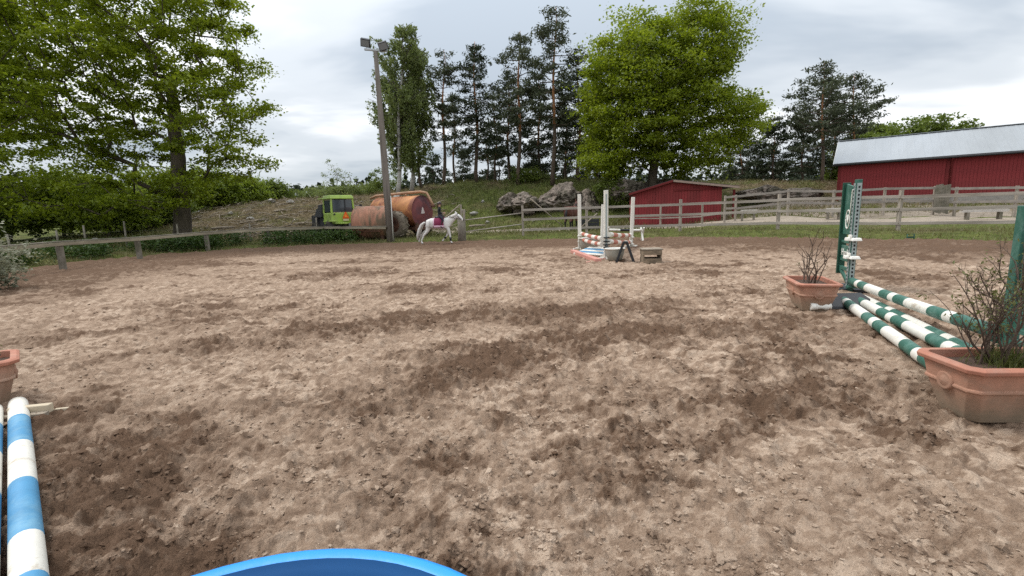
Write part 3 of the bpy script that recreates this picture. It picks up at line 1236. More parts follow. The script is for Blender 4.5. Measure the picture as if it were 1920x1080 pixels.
PG = 'tall pines on the rocky hilltop'
pines = [
    (791, 46, 165, 26, 0.50, 'slim pine with a bare leaning stem right of the birch', 768, 0.8, m_pine, 0.0),
    (832, 47, 93, 33, 0.24, 'pine with stepped crown, first full pine right of the birch', 832, 0.95, m_pine, 0.1),
    (853, 52, 190, 22, 0.30, 'short thin pine tucked behind the first full pine', 850, 0.7, m_pine, 0.1),
    (894, 47, 78, 34, 0.20, 'dense dark pine with a pointed top left of the tall group', 890, 1.0, m_spruce, 0.45),
    (930, 50, 196, 24, 0.25, 'small slender pine in the gap left of the tall group', 928, 0.75, m_pine, 0.1),
    (913, 54, 230, 18, 0.3, 'thin half hidden stem beside the dense dark pine', 915, 0.6, m_pine, 0.1),
    (972, 45, 58, 42, 0.26, 'open crowned pine with reddish stem left of the tallest pine', 975, 0.85, m_pine, 0.0),
    (955, 52, 130, 30, 0.2, 'darker pine behind the reddish stemmed pine', 952, 0.9, m_spruce, 0.3),
    (1036, 44, 14, 46, 0.22, 'tallest pine of all with ragged spreading top', 1042, 0.95, m_pine, 0.0),
    (1012, 50, 140, 34, 0.1, 'dark low branched pine between the two tallest', 1010, 1.0, m_spruce, 0.4),
    (1085, 46, 105, 34, 0.12, 'pine partly hidden by the left side of the bright oak', 1085, 0.95, m_spruce, 0.2),
    (1120, 50, 170, 36, 0.08, 'dark pine seen through the left edge of the bright oak', 1118, 1.0, m_spruce, 0.3),
    (1062, 53, 180, 28, 0.15, 'thin pine in the shade right of the tallest pine', 1060, 0.85, m_pine, 0.2),
]
for k, (u, Y, vt, hw, st, lab, ut, dn, mm, cn) in enumerate(pines):
    pine('pine_tree', lab, u, Y, vt, hw, st, 200 + k, mm, ut, dn, PG, 0.3, cn)
for k, (u, Y, vt, hw, lab) in enumerate([
        (812, 56, 286, 26, 'small fir between the birch and the first full pine'),
        (868, 58, 280, 28, 'small fir behind the foot of the dense dark pine'),
        (935, 57, 272, 30, 'small fir in the gap between the pine stems'),
        (1000, 58, 262, 34, 'dark young fir behind the reddish stemmed pine'),
        (1058, 57, 270, 34, 'dark young fir behind the tallest pine'),
        (1102, 56, 262, 34, 'dark young fir just left of the bright oak crown')]):
    pine('fir_tree', lab, u, Y, vt, hw, 0.03, 260 + k, m_spruce, u, 1.0, 'small firs among the pine stems', 0.9, 0.8)
PG2 = 'pines to the left of the barn'
pines2 = [
    (1390, 50, 245, 36, 0.06, 'dark conifer directly right of the bright oak', 1390, 1.0, m_spruce, 0.5),
    (1450, 48, 216, 42, 0.04, 'broad dark spruce between the bright oak and the tall pines', 1452, 1.0, m_spruce, 0.55),
    (1418, 54, 262, 32, 0.05, 'lower dark conifer behind the broad spruce', 1420, 1.0, m_spruce, 0.5),
    (1540, 45, 116, 46, 0.22, 'tallest pine left of the barn with feathery crown', 1545, 0.95, m_pine, 0.15),
    (1597, 47, 138, 40, 0.18, 'second tall pine, its foot hidden by the barn gable', 1602, 0.95, m_pine, 0.1),
    (1505, 50, 205, 34, 0.10, 'smaller pine left of the feathery tall pine', 1505, 0.9, m_spruce, 0.3),
    (1560, 53, 190, 34, 0.12, 'pine between the two tall pines by the barn', 1568, 0.9, m_spruce, 0.2),
]
for k, (u, Y, vt, hw, st, lab, ut, dn, mm, cn) in enumerate(pines2):
    pine('pine_tree', lab, u, Y, vt, hw, st, 230 + k, mm, ut, dn, PG2, 0.35, cn)


def birch(label, u, Y, vtop, hw, seed, utop):
    r = np.random.default_rng(seed)
    b = on_ground(u, Y)
    tv = np.array(at(utop, vtop, Y) - b)
    Ht = tv[2]
    root = thing('birch_tree', label, 'tree', b)
    wd = hw / F * Y
    mb = MB()
    line = [tv * (k / 14) + np.array([math.sin(k * 0.7), math.cos(k * 0.6), 0]) * 0.1 * (0 < k < 14) for k in range(15)]
    mb.tube([Vector(p) for p in line], [0.2 * (1 - 0.9 * k / 14) + 0.01 for k in range(15)], 8, 0)
    X = []
    h = 0.2
    while h < 0.98:
        t_ = (h - 0.2) / 0.8
        prof = math.sin(math.pi * (0.14 + 0.80 * t_)) ** 0.7
        for q_ in range(3):
            a = r.uniform(0, 6.283)
            ln = wd * prof * r.uniform(0.5, 1.05)
            k0 = h * 14
            i0 = min(13, int(k0))
            o_ = np.array(line[i0]) * (1 - k0 + i0) + np.array(line[i0 + 1]) * (k0 - i0)
            e_ = o_ + np.array([math.cos(a) * ln, math.sin(a) * ln, ln * 0.75])
            mid = (o_ + e_) / 2 + np.array([0, 0, ln * 0.15])
            mb.tube([Vector(o_), Vector(mid), Vector(e_)], [0.04, 0.025, 0.01], 4, 1, caps=False)
            for s_ in range(int(3 + 4 * ln)):
                f = r.uniform(0.3, 1.0)
                p0 = o_ + (e_ - o_) * f + r.normal(0, 0.12, 3)
                dl = r.uniform(0.5, 1.5) * (0.4 + 0.7 * (1 - t_))
                m_ = int(20 * dl) + 6
                zz_ = r.uniform(0, 1, m_) * dl
                X.append(p0 + np.stack([r.normal(0, 0.09, m_) + 0.05 * zz_, r.normal(0, 0.09, m_), -zz_], 1))
        h += r.uniform(0.22, 0.42) / Ht
    mb.build('trunk', [m_wbark, m_bark2], root)
    V, f = leaf_quads(np.concatenate(X), 0.19, 0.1, 0.6, r, droop=0.8)
    np_obj('crown', V, f, m_birch, root)


birch('tall weeping birch with pale stem just right of the lamp post', 746, 43, 52, 60, 301, 754)
birch('second birch close behind the weeping birch, leaning right', 772, 45, 95, 48, 302, 778)

# far wood on the horizon
X = []
r = np.random.default_rng(77)
nf_ = 900
fa = np.radians(r.uniform(-52, 52, nf_))
fd = r.uniform(120, 190, nf_)
fx, fy = fd * np.tan(fa), fd
fz = tz(fx, fy)
for k in range(nf_):
    hh = r.uniform(6.5, 11.5)
    if -0.62 < math.tan(fa[k]) < -0.34:
        hh *= 0.85
    m_ = 46
    t_ = r.uniform(0, 1, m_)
    wv = (1 - t_) ** 0.8 * r.uniform(1.6, 2.8)
    a = r.uniform(0, 6.283, m_)
    X.append(np.stack([fx[k] + wv * np.cos(a), fy[k] + wv * np.sin(a), fz[k] - 0.5 + hh * t_], 1))
V, f = leaf_quads(np.concatenate(X), 1.5, 0.4, 0.7, r)
tag(np_obj('distant_forest', V, f, leafmat('far_leaf', (0.022, 0.032, 0.016), (0.05, 0.065, 0.035), 0.15), kind='stuff'),
    'dark line of far forest on the horizon')

# weeds under the left rail fence
x, y = scatter(14000, -20, -7.7, 12, 29, lambda x, y: np.clip(
    sstep(0.25, 0.9, arena_d(x, y)) * (1 - sstep(1.6, 3.2, arena_d(x, y))) * sstep(-0.1, 0.35, fbm(x * 0.5, y * 0.5, 201, 3) + 0.18 + 0.25 * (y > 20)), 0, 1))
C_ = np.stack([x, y, tz(x, y)], 1)
X = np.repeat(C_, 13, 0)
X = X + rng.normal(0, 1, X.shape) * np.array([0.12, 0.12, 0]) + np.stack([np.zeros(len(X)), np.zeros(len(X)), rng.uniform(0.02, 0.62, len(X))], 1)
V, f = leaf_quads(X, 0.10, 0.5, 0.55)
tag(np_obj('nettles', V, f, leafmat('nettle_leaf', (0.025, 0.055, 0.008), (0.07, 0.115, 0.02), 0.3), kind='stuff'),
    'dark green nettles growing under the left rail fence')

# grey-green bush at the left edge of the arena
b = gp(-40, 548, 0.02)
broadleaf('willow_bush', 'grey-green bush by the arena at the left edge of the frame', b,
          [(tuple(at(-80, 502, b.y)), (1.0, 0.7, 0.72))], 70, 110, 0.07, 0.28, (b.x, b.y, b.z + 0.5), 0.03, 0.015,
          leafmat('sage_leaf', (0.16, 0.17, 0.10), (0.32, 0.32, 0.23), 0.35), m_bark2, 17, cat='bush', spacing=0.16, shell=0.3, flat=0.9, tip=0.004)

# ------------------------------------------------------------------ ROCKS
m_rock = mk('granite', (0.26, 0.21, 0.175), 0.95, 0.4, 2.6, second=(0.07, 0.06, 0.042), sec_amt=(0.40, 0.56), bump=0.2, bscale=3.2)
m_rock2 = mk('pale_stone', (0.34, 0.32, 0.29), 0.95, 0.25, 3, second=(0.16, 0.15, 0.12), sec_amt=(0.52, 0.7), bump=0.03, bscale=8)


def rock_mesh(size, seed, sub=4, planes=14, rough=0.06, mat=None):
    r = np.random.default_rng(seed)
    bm = bmesh.new()
    bmesh.ops.create_icosphere(bm, subdivisions=sub, radius=1.0)
    V = np.array([v.co[:] for v in bm.verts])
    for _ in range(planes):
        n_ = r.normal(size=3)
        n_ /= np.linalg.norm(n_)
        d_ = r.uniform(0.55, 0.85)
        s_ = V @ n_ - d_
        V = V - np.outer(np.maximum(s_, 0) * r.uniform(0.75, 1.0), n_)
    for k, a in ((1.7, rough), (4.0, rough * 0.6), (9.0, rough * 0.35)):
        V = V * (1 + a * (pn(V[:, 0] * k + seed, V[:, 2] * k) + pn(V[:, 1] * k, V[:, 2] * k + seed))[:, None])
    if rough > 0.1:      # cracked, blocky faces
        ck = np.abs(pn(V[:, 0] * 3.1 + V[:, 1] * 2 + seed, V[:, 2] * 1.1, 7)) 
        V = V * (1 - 0.16 * (1 - sstep(0.0, 0.12, ck)))[:, None]
        cs = pn(V[:, 0] * 2.2 + seed, V[:, 2] * 2.8 + V[:, 1], 9)
        V = V * (1 + 0.10 * np.round(cs * 3) / 3)[:, None]
        V = V * (1 + 0.03 * (pn(V[:, 0] * 14, V[:, 2] * 14 + V[:, 1] * 9, 4)))[:, None]
    V = V * np.array(size) / 2
    for v, c in zip(bm.verts, V):
        v.co = c
    me = bpy.data.meshes.new('rock')
    bm.to_mesh(me)
    bm.free()
    me.materials.append(mat or m_rock)
    return me


def rock(name, label, c, size, seed, sub=4, planes=14, rough=0.06, mat=None, rz=0, group=None):
    o = link(name, rock_mesh(size, seed, sub, planes, rough, mat))
    o.location = c
    o.rotation_euler = (0, 0, rz)
    return tag(o, label, 'rock', group)


def rock_px(name, label, u0, v0, u1, v1, Y, depth, seed, **kw):
    a, b_ = at(u0, v1, Y), at(u1, v0, Y)
    c = (a + b_) / 2
    wdt, hgt = abs(b_.x - a.x) * 1.35, abs(b_.z - a.z) * 1.55
    c.z -= hgt * 0.12
    return rock(name, label, c, (wdt, depth, hgt), seed, **kw)


RG = 'granite outcrops at the foot of the pines'
rock_px('rock_outcrop', 'big cracked granite face below the pines, tallest of the outcrops', 1000, 345, 1085, 398, 38, 4.5, 1, sub=5, planes=34, rough=0.14, group=RG)
rock_px('rock_outcrop', 'blocky granite hump joined to the left of the big granite face', 962, 358, 1012, 395, 37.2, 3.2, 2, sub=5, planes=26, rough=0.13, group=RG)
rock_px('rock_outcrop', 'low granite block at the left end of the outcrop', 932, 362, 968, 392, 37.5, 2.6, 3, sub=4, planes=22, rough=0.12, group=RG)
rock_px('rock_outcrop', 'dark ledge of rock behind the white jump stands', 1070, 350, 1128, 400, 38.5, 4, 4, sub=5, planes=28, rough=0.13, group=RG)
rock_px('rock_outcrop', 'layered pale rock ledge just left of the shed roof', 1132, 335, 1212, 372, 37, 3.2, 5, sub=5, planes=34, rough=0.15, group=RG)
rock_px('rock_outcrop', 'rock ledge under the big oak behind the shed roof', 1195, 332, 1260, 362, 40, 3.2, 6, sub=4, planes=26, rough=0.13, group=RG)
rock_px('rock_outcrop', 'long flat rock shelf right of the red shed', 1385, 346, 1470, 372, 36, 3.2, 7, sub=5, planes=30, rough=0.12, group=RG)
rock_px('rock_outcrop', 'rock shelf with brown top between shed and barn', 1455, 348, 1545, 376, 37, 3, 8, sub=5, planes=30, rough=0.12, group=RG)
stones = [
    (85, 436, 16, 27, 'pale boulder lying in the grass at the far left'),
    (178, 426, 14, 28, 'grey boulder left of the broad oak behind the fence'),
    (432, 386, 10, 36, 'bright white stone on the brown hillside right of the oak'),
    (470, 396, 12, 34, 'flat pale stone halfway up the brown hillside'),
    (510, 378, 12, 40, 'grey stone at the top of the brown slope'),
    (545, 382, 13, 39, 'rounded grey boulder near the hilltop left of the tractor'),
    (530, 413, 7, 30, 'small white stone low on the slope left of the tractor'),
    (745, 362, 14, 42, 'pale boulder on the hill above the rusty tank'),
    (679, 371, 6, 40, 'small white stone on the hill right of the tractor cab'),
    (775, 366, 8, 41, 'little pale stone above the right end of the orange tank'),
    (868, 368, 10, 38, 'stone on the green bank beyond the white pony'),
    (888, 372, 12, 37, 'grey stone on the green bank right of the thick gate post'),
    (905, 362, 7, 40, 'small bright stone high on the green bank'),
    (914, 384, 8, 35, 'stone lower on the green bank near the granite block'),
    (1420, 385, 7, 31, 'small pale stone on the yard bank right of the shed'),
    (1000, 386, 5, 35, 'bright white rock chip in front of the granite face'),
]
for k, (u, v, hw, Y, lab) in enumerate(stones):
    g_ = on_ground(u, Y)
    wd = hw / F * Y * 1.35
    rock('boulder', lab, (g_.x, Y, g_.z + wd * 0.16), (wd, wd * 0.8, wd * 0.6), 30 + k, sub=3, planes=14, rough=0.17, mat=m_rock2,
         rz=random.uniform(0, 3), group='loose stones on the hillside')

m_deadwood = mk('dead_wood', (0.26, 0.215, 0.165), 0.95, 0.25, 5, bump=0.01)
logs = [  # u, Y, length, azimuth, tilt, label
    (478, 33, 1.9, 0.2, 6, 'pale fallen log on the brown hillside'),
    (525, 36, 1.3, -0.5, 2, 'short grey log near the top of the hillside'),
    (420, 31, 1.5, 0.9, 3, 'broken branch lying right of the oak trunk'),
    (570, 32, 1.2, 0.1, 2, 'thin log in the brown brush left of the tractor'),
    (255, 29, 1.6, 0.3, 4, 'bleached log in the grass left of the oak trunk'),
    (895, 34, 1.2, 0.2, 3, 'log on the green bank beyond the pony'),
    (495, 30, 1.1, -0.2, 3, 'bare stick low on the brown slope'),
]
for k, (u, Y, ln, az_, ti, lab) in enumerate(logs):
    g_ = on_ground(u, Y)
    o = MB().tube([(-ln / 2, 0, 0), (-ln * 0.1, 0.03 * ln, 0.02), (ln / 2, 0, 0.0)], [0.09, 0.08, 0.055], 7).build('log', m_deadwood)
    o.location = (g_.x, Y, g_.z + 0.10)
    o.rotation_euler = (0, -rad(ti), az_)
    tag(o, lab, 'log', 'fallen wood on the hillside')

# cut branches strewn over the cleared slope (stuff)
mb = MB()
for k in range(520):
    u_, Y_ = random.uniform(330, 860), random.uniform(27, 42)
    g_ = on_ground(u_, Y_)
    a_, ln_ = random.uniform(0, 3.14), random.uniform(0.3, 1.3)
    d_ = Vector((math.cos(a_), math.sin(a_), random.uniform(-0.05, 0.4))) * ln_ / 2
    c_ = g_ + Vector((0, 0, 0.05 + abs(d_.z)))
    mb.tube([c_ - d_, c_ + Vector((random.uniform(-.1, .1), 0, random.uniform(0, .08))), c_ + d_], [0.03, 0.025, 0.01], 4)
tag(mb.build('cut_branches', mk('bleached_branch', (0.24, 0.20, 0.155), 0.95, 0.3, 4, island=0.4)), 'cut branches strewn over the brown cleared slope', kind='stuff')

# ------------------------------------------------------------------ BUILDINGS
m_red = mk('falu_red', (0.215, 0.028, 0.030), 0.9, 0.16, 2.0, second=(0.165, 0.026, 0.026), stretch=(1, 1, 0.25))
m_red2 = mk('falu_red_trim', (0.13, 0.014, 0.014), 0.85, 0.14, 2.0)
m_metal = mk('roof_sheet', (0.31, 0.33, 0.35), 0.6, 0.08, 0.5, second=(0.27, 0.285, 0.295), stretch=(1, 0.3, 0.3))
m_dark = mk('dark_trim', (0.025, 0.025, 0.027), 0.7, 0.2, 4)
m_felt = mk('roof_felt', (0.05, 0.045, 0.042), 0.9, 0.2, 4)
m_conc = mk('concrete', (0.27, 0.25, 0.225), 0.95, 0.2, 4, bump=0.01)

# barn
A = at(1573, 305, 34.5)
th = rad(-37.0)
ZB = tz1(A.x, A.y) - 0.4
barn = thing('barn', 'large red barn with pale metal roof at the right edge', 'barn', (A.x, A.y, ZB), th)
EZ = A.z - ZB            # eave height
LEN, DEP = 26.0, 9.4
RISE = 1.95
bw = MB()
bw.add([(0, 0, 0), (LEN, 0, 0), (LEN, DEP, 0), (0, DEP, 0), (0, 0, EZ), (LEN, 0, EZ), (LEN, DEP, EZ), (0, DEP, EZ),
        (0, DEP / 2, EZ + RISE), (LEN, DEP / 2, EZ + RISE)],
       [(3, 2, 6, 7), (0, 4, 8, 7, 3), (1, 2, 6, 9, 5), (0, 1, 5, 4)], 0)
bw.build('wall', m_red, barn)
# board and batten cladding of the long wall: every board a piece
bm_ = None
nb_ = int(15.0 / 0.17)
src_b = None
for k in range(nb_):
    xx = 0.02 + k * 0.17
    if src_b is None:
        src_b = MB().box((0.08, 0, 0), (0.16, 0.022, EZ - 0.25)).build('cladding_board', m_red, barn)
        o = src_b
    else:
        o = src_b.copy()
        col.objects.link(o)
    o.location = (xx, -0.013 - 0.006 * (k % 2), (EZ - 0.25) / 2 + 0.2)
cb = MB().box((5.9, -0.05, EZ / 2), (0.16, 0.06, EZ)).build('corner_board', m_red2, barn)
MB().box((0.06, -0.045, EZ / 2), (0.14, 0.05, EZ)).build('corner_board', m_red2, barn)
OV = 0.35
sl = math.atan2(RISE, DEP / 2)


def roof_pt(x, s_, up):   # s_ metres up the slope from the wall line
    return Vector((x, s_ * math.cos(sl) - up * math.sin(sl), EZ + s_ * math.sin(sl) + up * math.cos(sl)))


SLP = DEP / 2 / math.cos(sl)
rf = MB()
nrib = 60
vv, ff = [], []
xs_ = []
for k in range(nrib + 1):
    x0_ = -0.3 + (LEN + 0.6) * k / nrib
    xs_ += [(x0_, 0.03), (x0_ + 0.05, 0.042), (x0_ + 0.11, 0.042), (x0_ + 0.16, 0.03)]
for x_, up_ in xs_:
    vv += [roof_pt(x_, -OV, up_), roof_pt(x_, SLP + 0.02, up_)]
for k in range(len(xs_) - 1):
    ff.append((2 * k, 2 * k + 2, 2 * k + 3, 2 * k + 1))
rf.add(vv, ff)
vb_ = [Vector((x_, DEP - (p.y - 0), p.z)) for (x_, up_), p in zip([a for a in xs_ for _ in (0, 1)], vv)]
rf.add(vb_, [tuple(reversed(f)) for f in ff])
rf.add([roof_pt(-0.3, -OV, -0.02), roof_pt(LEN + 0.3, -OV, -0.02), roof_pt(LEN + 0.3, SLP, -0.02), roof_pt(-0.3, SLP, -0.02)], [(3, 2, 1, 0)])
roof = rf.build('roof', m_metal, barn)
MB().bar(roof_pt(-0.32, -OV, -0.05), roof_pt(-0.32, SLP, -0.05), 0.03, 0.18, up=(0, -math.sin(sl), math.cos(sl))).build('verge_board', mk('white_trim', (0.6, 0.6, 0.58), 0.7, 0.1), roof)
MB().bar(roof_pt(-0.3, SLP, 0.06), roof_pt(LEN + 0.3, SLP, 0.06), 0.34, 0.03).build('ridge_cap', m_metal, roof)
gp_ = roof_pt(0, -OV - 0.06, -0.04)
MB().tube([(-0.32, gp_.y, gp_.z), (LEN + 0.3, gp_.y, gp_.z)], 0.075, 8).build('gutter', m_dark, barn)
MB().box((LEN / 2, -OV / 2, EZ - 0.1), (LEN + 0.5, OV - 0.02, 0.03)).build('soffit', m_dark, barn)
MB().tube([(6.05, gp_.y, gp_.z - 0.05), (6.05, -0.10, EZ - 0.45), (6.05, -0.10, 0.3)], 0.05, 8).build('downpipe', m_red2, barn)
MB().box((LEN / 2, -0.01, 0.1), (LEN, 0.06, 0.75)).build('plinth', m_conc, barn)

# shed
Ys = 29.5
L0, L1 = at(1187, 363, Ys), at(1360, 350, Ys)
Ap = at(1262, 341, Ys)
R1 = at(1386, 354, Ys)
zs = tz1((L0.x + L1.x) / 2, Ys) - 0.25
shed = thing('shed', 'small red wooden shed with low gable roof behind the rail fence', 'shed', (L0.x, Ys, zs), rad(-12))
Wd = L1.x - L0.x
e0, e1, ap, axp = L0.z - zs, L1.z - zs, Ap.z - zs, Ap.x - L0.x
xr = R1.x - L0.x
Wd, axp, xr = Wd * 0.90, axp * 0.94, xr * 0.90      # the gable is turned: its right end is nearer
er = ap - (ap - e1) * (xr - axp) / (Wd - axp)
DS = 5.0
sw = MB()
sw.add([(0, 0, 0), (Wd, 0, 0), (Wd, 0, e1), (axp, 0, ap), (0, 0, e0), (0, DS, 0), (Wd, DS, 0), (Wd, DS, e1), (axp, DS, ap), (0, DS, e0)],
       [(0, 1, 2, 3, 4), (5, 9, 8, 7, 6), (0, 4, 9, 5), (1, 6, 7, 2)], 0)
sw.build('wall', m_red, shed)
src_b = None
kb = int(Wd / 0.17)
for k in range(kb):
    xx = 0.01 + k * 0.17
    hh = (e0 + (ap - e0) * (xx + 0.02) / axp) if xx < axp - 0.1 else (ap - (ap - e1) * (xx + 0.16 - axp) / (Wd - axp))
    hh = min(hh, ap) - 0.22
    o = MB().box((xx + 0.08, -0.013 - 0.006 * (k % 2), hh / 2 + 0.15), (0.158, 0.022, hh)).build('cladding_board', m_red, shed)
for sgn, (xa, za, xb, zb) in enumerate(((-0.25, e0 - 0.25 * (ap - e0) / axp, axp, ap), (axp, ap, xr + 0.1, er - 0.03))):
    d_ = Vector((xb - xa, 0, zb - za)).normalized()
    nn = Vector((-d_.z, 0, d_.x))
    c0, c1 = Vector((xa, 0, za)) + nn * 0.06, Vector((xb, 0, zb)) + nn * 0.06
    MB().bar((c0 + c1) / 2 + Vector((0, DS / 2, 0)) - d_ * 0, (c0 + c1) / 2 + Vector((0, DS / 2 + 0.001, 0)), 0.01, 0.01) if False else None
    rb_ = MB()
    y0_, y1_ = -0.3, DS + 0.3
    rb_.add([c0 + Vector((0, y0_, 0)), c1 + Vector((0, y0_, 0)), c1 + Vector((0, y1_, 0)), c0 + Vector((0, y1_, 0)),
             c0 + nn * 0.05 + Vector((0, y0_, 0)), c1 + nn * 0.05 + Vector((0, y0_, 0)), c1 + nn * 0.05 + Vector((0, y1_, 0)), c0 + nn * 0.05 + Vector((0, y1_, 0))],
            [(0, 3, 2, 1), (4, 5, 6, 7), (0, 1, 5, 4), (1, 2, 6, 5), (2, 3, 7, 6), (3, 0, 4, 7)])
    ro = rb_.build('roof', m_felt, shed)
    MB().bar(c0 + Vector((0, y0_ - 0.012, -0.04)), c1 + Vector((0, y0_ - 0.012, -0.04)), 0.022, 0.12).build('verge_board', m_red2 if sgn == 0 else mk('pale_board', (0.30, 0.22, 0.18), 0.9, 0.2), ro)
MB().box((Wd * 0.72, -0.06, e1 - 0.15), (Wd * 0.5, 0.05, 0.07)).build('sliding_door_rail', m_red2, shed)
MB().box((xr - 0.08, 0.1, (er - 0.12) / 2), (0.12, 0.12, er - 0.12)).build('porch_post', m_red2, shed)
MB().box((xr - 0.3, DS - 0.1, er / 2 - 0.1), (0.6, 0.08, er - 0.3)).build('porch_wall', m_red, shed)

# ------------------------------------------------------------------ FENCES
m_rail = mk('grey_rail', (0.36, 0.315, 0.27), 0.9, 0.22, 3, second=(0.24, 0.205, 0.17), stretch=(0.4, 0.4, 4), bump=0.004)
m_post = mk('grey_post', (0.34, 0.29, 0.24), 0.9, 0.22, 4, second=(0.22, 0.19, 0.15), stretch=(4, 4, 0.4), bump=0.004)
m_oldwood = mk('old_wood', (0.20, 0.175, 0.14), 0.95, 0.25, 4, second=(0.11, 0.10, 0.07), bump=0.006)


def rail_fence(name, label, cols, hgt, rails, post=(0.11, 0.11), board=(0.025, 0.115), matp=None, matr=None, skip=()):
    """cols: ground points of the posts. rails: heights of the boards, one board per bay"""
    root = thing(name, label, 'fence', cols[0])
    o0 = cols[0]
    for k, p in enumerate(cols):
        h_ = hgt[k] if isinstance(hgt, (list, tuple)) else hgt
        l_ = p - o0
        MB().box(l_ + Vector((0, 0, h_ / 2 - 0.15)), (post[0], post[1], h_ + 0.3), rz=random.uniform(-0.1, 0.1)).build('post', matp or m_post, root, 0.008)
    for k in range(len(cols) - 1):
        if k in skip:
            continue
        a, b_ = cols[k] - o0, cols[k + 1] - o0
        d_ = (b_ - a).normalized()
        n_ = Vector((d_.y, -d_.x, 0))
        if n_.y > 0:
            n_ = -n_
        for h_ in rails:
            j1, j2_ = random.uniform(-0.02, 0.02), random.uniform(-0.02, 0.02)
            off = n_ * (post[1] / 2 + board[0] / 2 + 0.003)
            bar_between('rail', a + off + Vector((0, 0, h_ + j1)) + d_ * 0.004, b_ + off + Vector((0, 0, h_ + j2_)) - d_ * 0.004, board[0], board[1], matr or m_rail, root)
    return root


def gcol(u, Y):
    return on_ground(u, Y)


fr = [gcol(u, Y) for u, Y in ((872, 22.6), (981, 23.4), (1100, 23.1), (1275, 22.2), (1458, 20.2), (1683, 17.5), (1960, 15.2))]
rail_fence('rail_fence', 'weathered three-rail wooden paddock fence along the right side of the arena', fr, 1.5, (0.28, 0.79, 1.25), skip=(0,))
thin = [gcol(u, Y) for u, Y in ((872, 22.6), (981, 23.4))]
# the thick gate post by the pony and the thin rails that join it to the paddock fence
p0 = gcol(866, 22.3)
gpst = thing('gate_post', 'thick dark wooden gate post beside the pony head', 'post', p0)
MB().tube([(0, 0, -0.3), (0.02, 0, 0.5), (0.0, 0, 1.15)], [0.2, 0.19, 0.17], 10).build('post_stump', m_oldwood, gpst)
MB().box((0.02, 0.1, 1.0), (0.07, 0.07, 1.5)).build('stake', m_post, gpst)
wire = thing('wire_fence', 'thin rails between the gate post and the first paddock fence post', 'fence', p0)
for h_ in (0.45, 1.0):
    MB().tube([Vector((0.15, 0, h_)), (thin[1] - p0) + Vector((-0.06, 0, h_ + 0.12))], 0.025, 6).build('rail', m_rail, wire)

# second fence beyond the road, towards the barn
fb = [gcol(u, Y) for u, Y in ((1188, 27.5), (1238, 27.0), (1316, 26.0), (1358, 25.5))]
rail_fence('rail_fence', 'low fence posts standing directly in front of the red shed', fb, 1.25, (0.55,), post=(0.09, 0.09), board=(0.02, 0.06))
fb = [gcol(u, Y) for u, Y in ((1358, 26.3), (1378, 26.0), (1476, 25.5), (1560, 25.0), (1655, 24.4), (1748, 23.6), (1788, 23.2), (1900, 22.0), (2020, 20.6))]
rail_fence('rail_fence', 'second grey rail fence across the yard in front of the barn', fb, 1.45, (0.72, 1.36), post=(0.1, 0.1), matr=mk('shabby_rail', (0.27, 0.235, 0.205), 0.9, 0.25, 3))
g0, g1_ = gcol(1748, 23.45), gcol(1776, 23.2)
gate = thing('board_gate', 'grey gate of upright boards in the yard fence before the barn', 'gate', g0)
dv = g1_ - g0
for k in range(6):
    f = (k + 0.5) / 6
    MB().box(dv * f + Vector((0, -0.02, 0.85)), (0.10, 0.025, 1.35 + 0.05 * (k % 3)), rz=-0.3).build('board', m_oldwood, gate, 0.004)
for h_ in (0.5, 1.2):
    bar_between('crossbar', Vector((0, 0.02, h_)), dv + Vector((0, 0.02, h_)), 0.03, 0.09, m_oldwood, gate)

# left rail fence: a flat rail on short posts
lf = [gp(u, v, 0.1) for u, v in ((-120, 545), (-10, 520), (118, 500), (262, 482), (390, 468), (505, 459), (612, 453.5))]
lf = [Vector((p.x, p.y, tz1(p.x, p.y))) for p in lf]
pole_base = on_ground(733, 23.4)
lfence = thing('rail_fence', 'single-rail low wooden fence along the left side of the arena', 'fence', lf[0])
RH = [1.05, 1.02, 1.03, 1.0, 0.85, 0.77, 0.72, 0.72]
for p, h_ in zip(lf, RH):
    MB().box(p - lf[0] + Vector((0, 0, (h_ - 0.02) / 2 - 0.13)), (0.15, 0.12, h_ - 0.02 + 0.26), rz=random.uniform(-0.2, 0.2)).build('post', m_oldwood, lfence, 0.008)
ends = lf + [Vector((pole_base.x - 0.1, pole_base.y - 0.2, pole_base.z + 0.05))]
m_railtop = mk('bleached_rail', (0.31, 0.265, 0.19), 0.9, 0.22, 3, second=(0.20, 0.17, 0.12), stretch=(0.5, 0.5, 4))
for k in range(len(ends) - 1):
    a, b_ = ends[k] - lf[0], ends[k + 1] - lf[0]
    d_ = (b_ - a).normalized()
    ha, hb2 = RH[k], RH[k + 1]
    bar_between('rail', a + Vector((0, 0, ha)) + d_ * 0.005, b_ + Vector((0, 0, hb2)) - d_ * 0.005, 0.16, 0.04, m_oldwood, lfence)
    n_ = Vector((-d_.y, d_.x, 0)) * -1
    bar_between('rail', a + n_ * 0.085 + Vector((0, 0, ha - 0.075)) + d_ * 0.005, b_ + n_ * 0.085 + Vector((0, 0, hb2 - 0.075)) - d_ * 0.005, 0.025, 0.10, m_railtop, lfence)

# wire fence posts behind it
wf = [gcol(u, Y) for u, Y in ((22, 20), (112, 21), (163, 22), (238, 23), (336, 23.6), (470, 25), (595, 25.5))]
wfence = thing('wire_fence', 'old wire fence on thin leaning posts behind the left rail', 'fence', wf[0])
for k, p in enumerate(wf):
    hh = (0.9, 0.95, 1.15, 1.3, 1.1, 1.0, 1.2)[k]
    MB().tube([p - wf[0] + Vector((0, 0, -0.2)), p - wf[0] + Vector((random.uniform(-.06, .06), 0, hh))], [0.045, 0.04], 7).build('post', m_oldwood, wfence)
for h_ in (0.45, 0.8):
    MB().tube([p - wf[0] + Vector((0, 0, h_)) for p in wf], 0.006, 4).build('wire', m_dark, wfence)

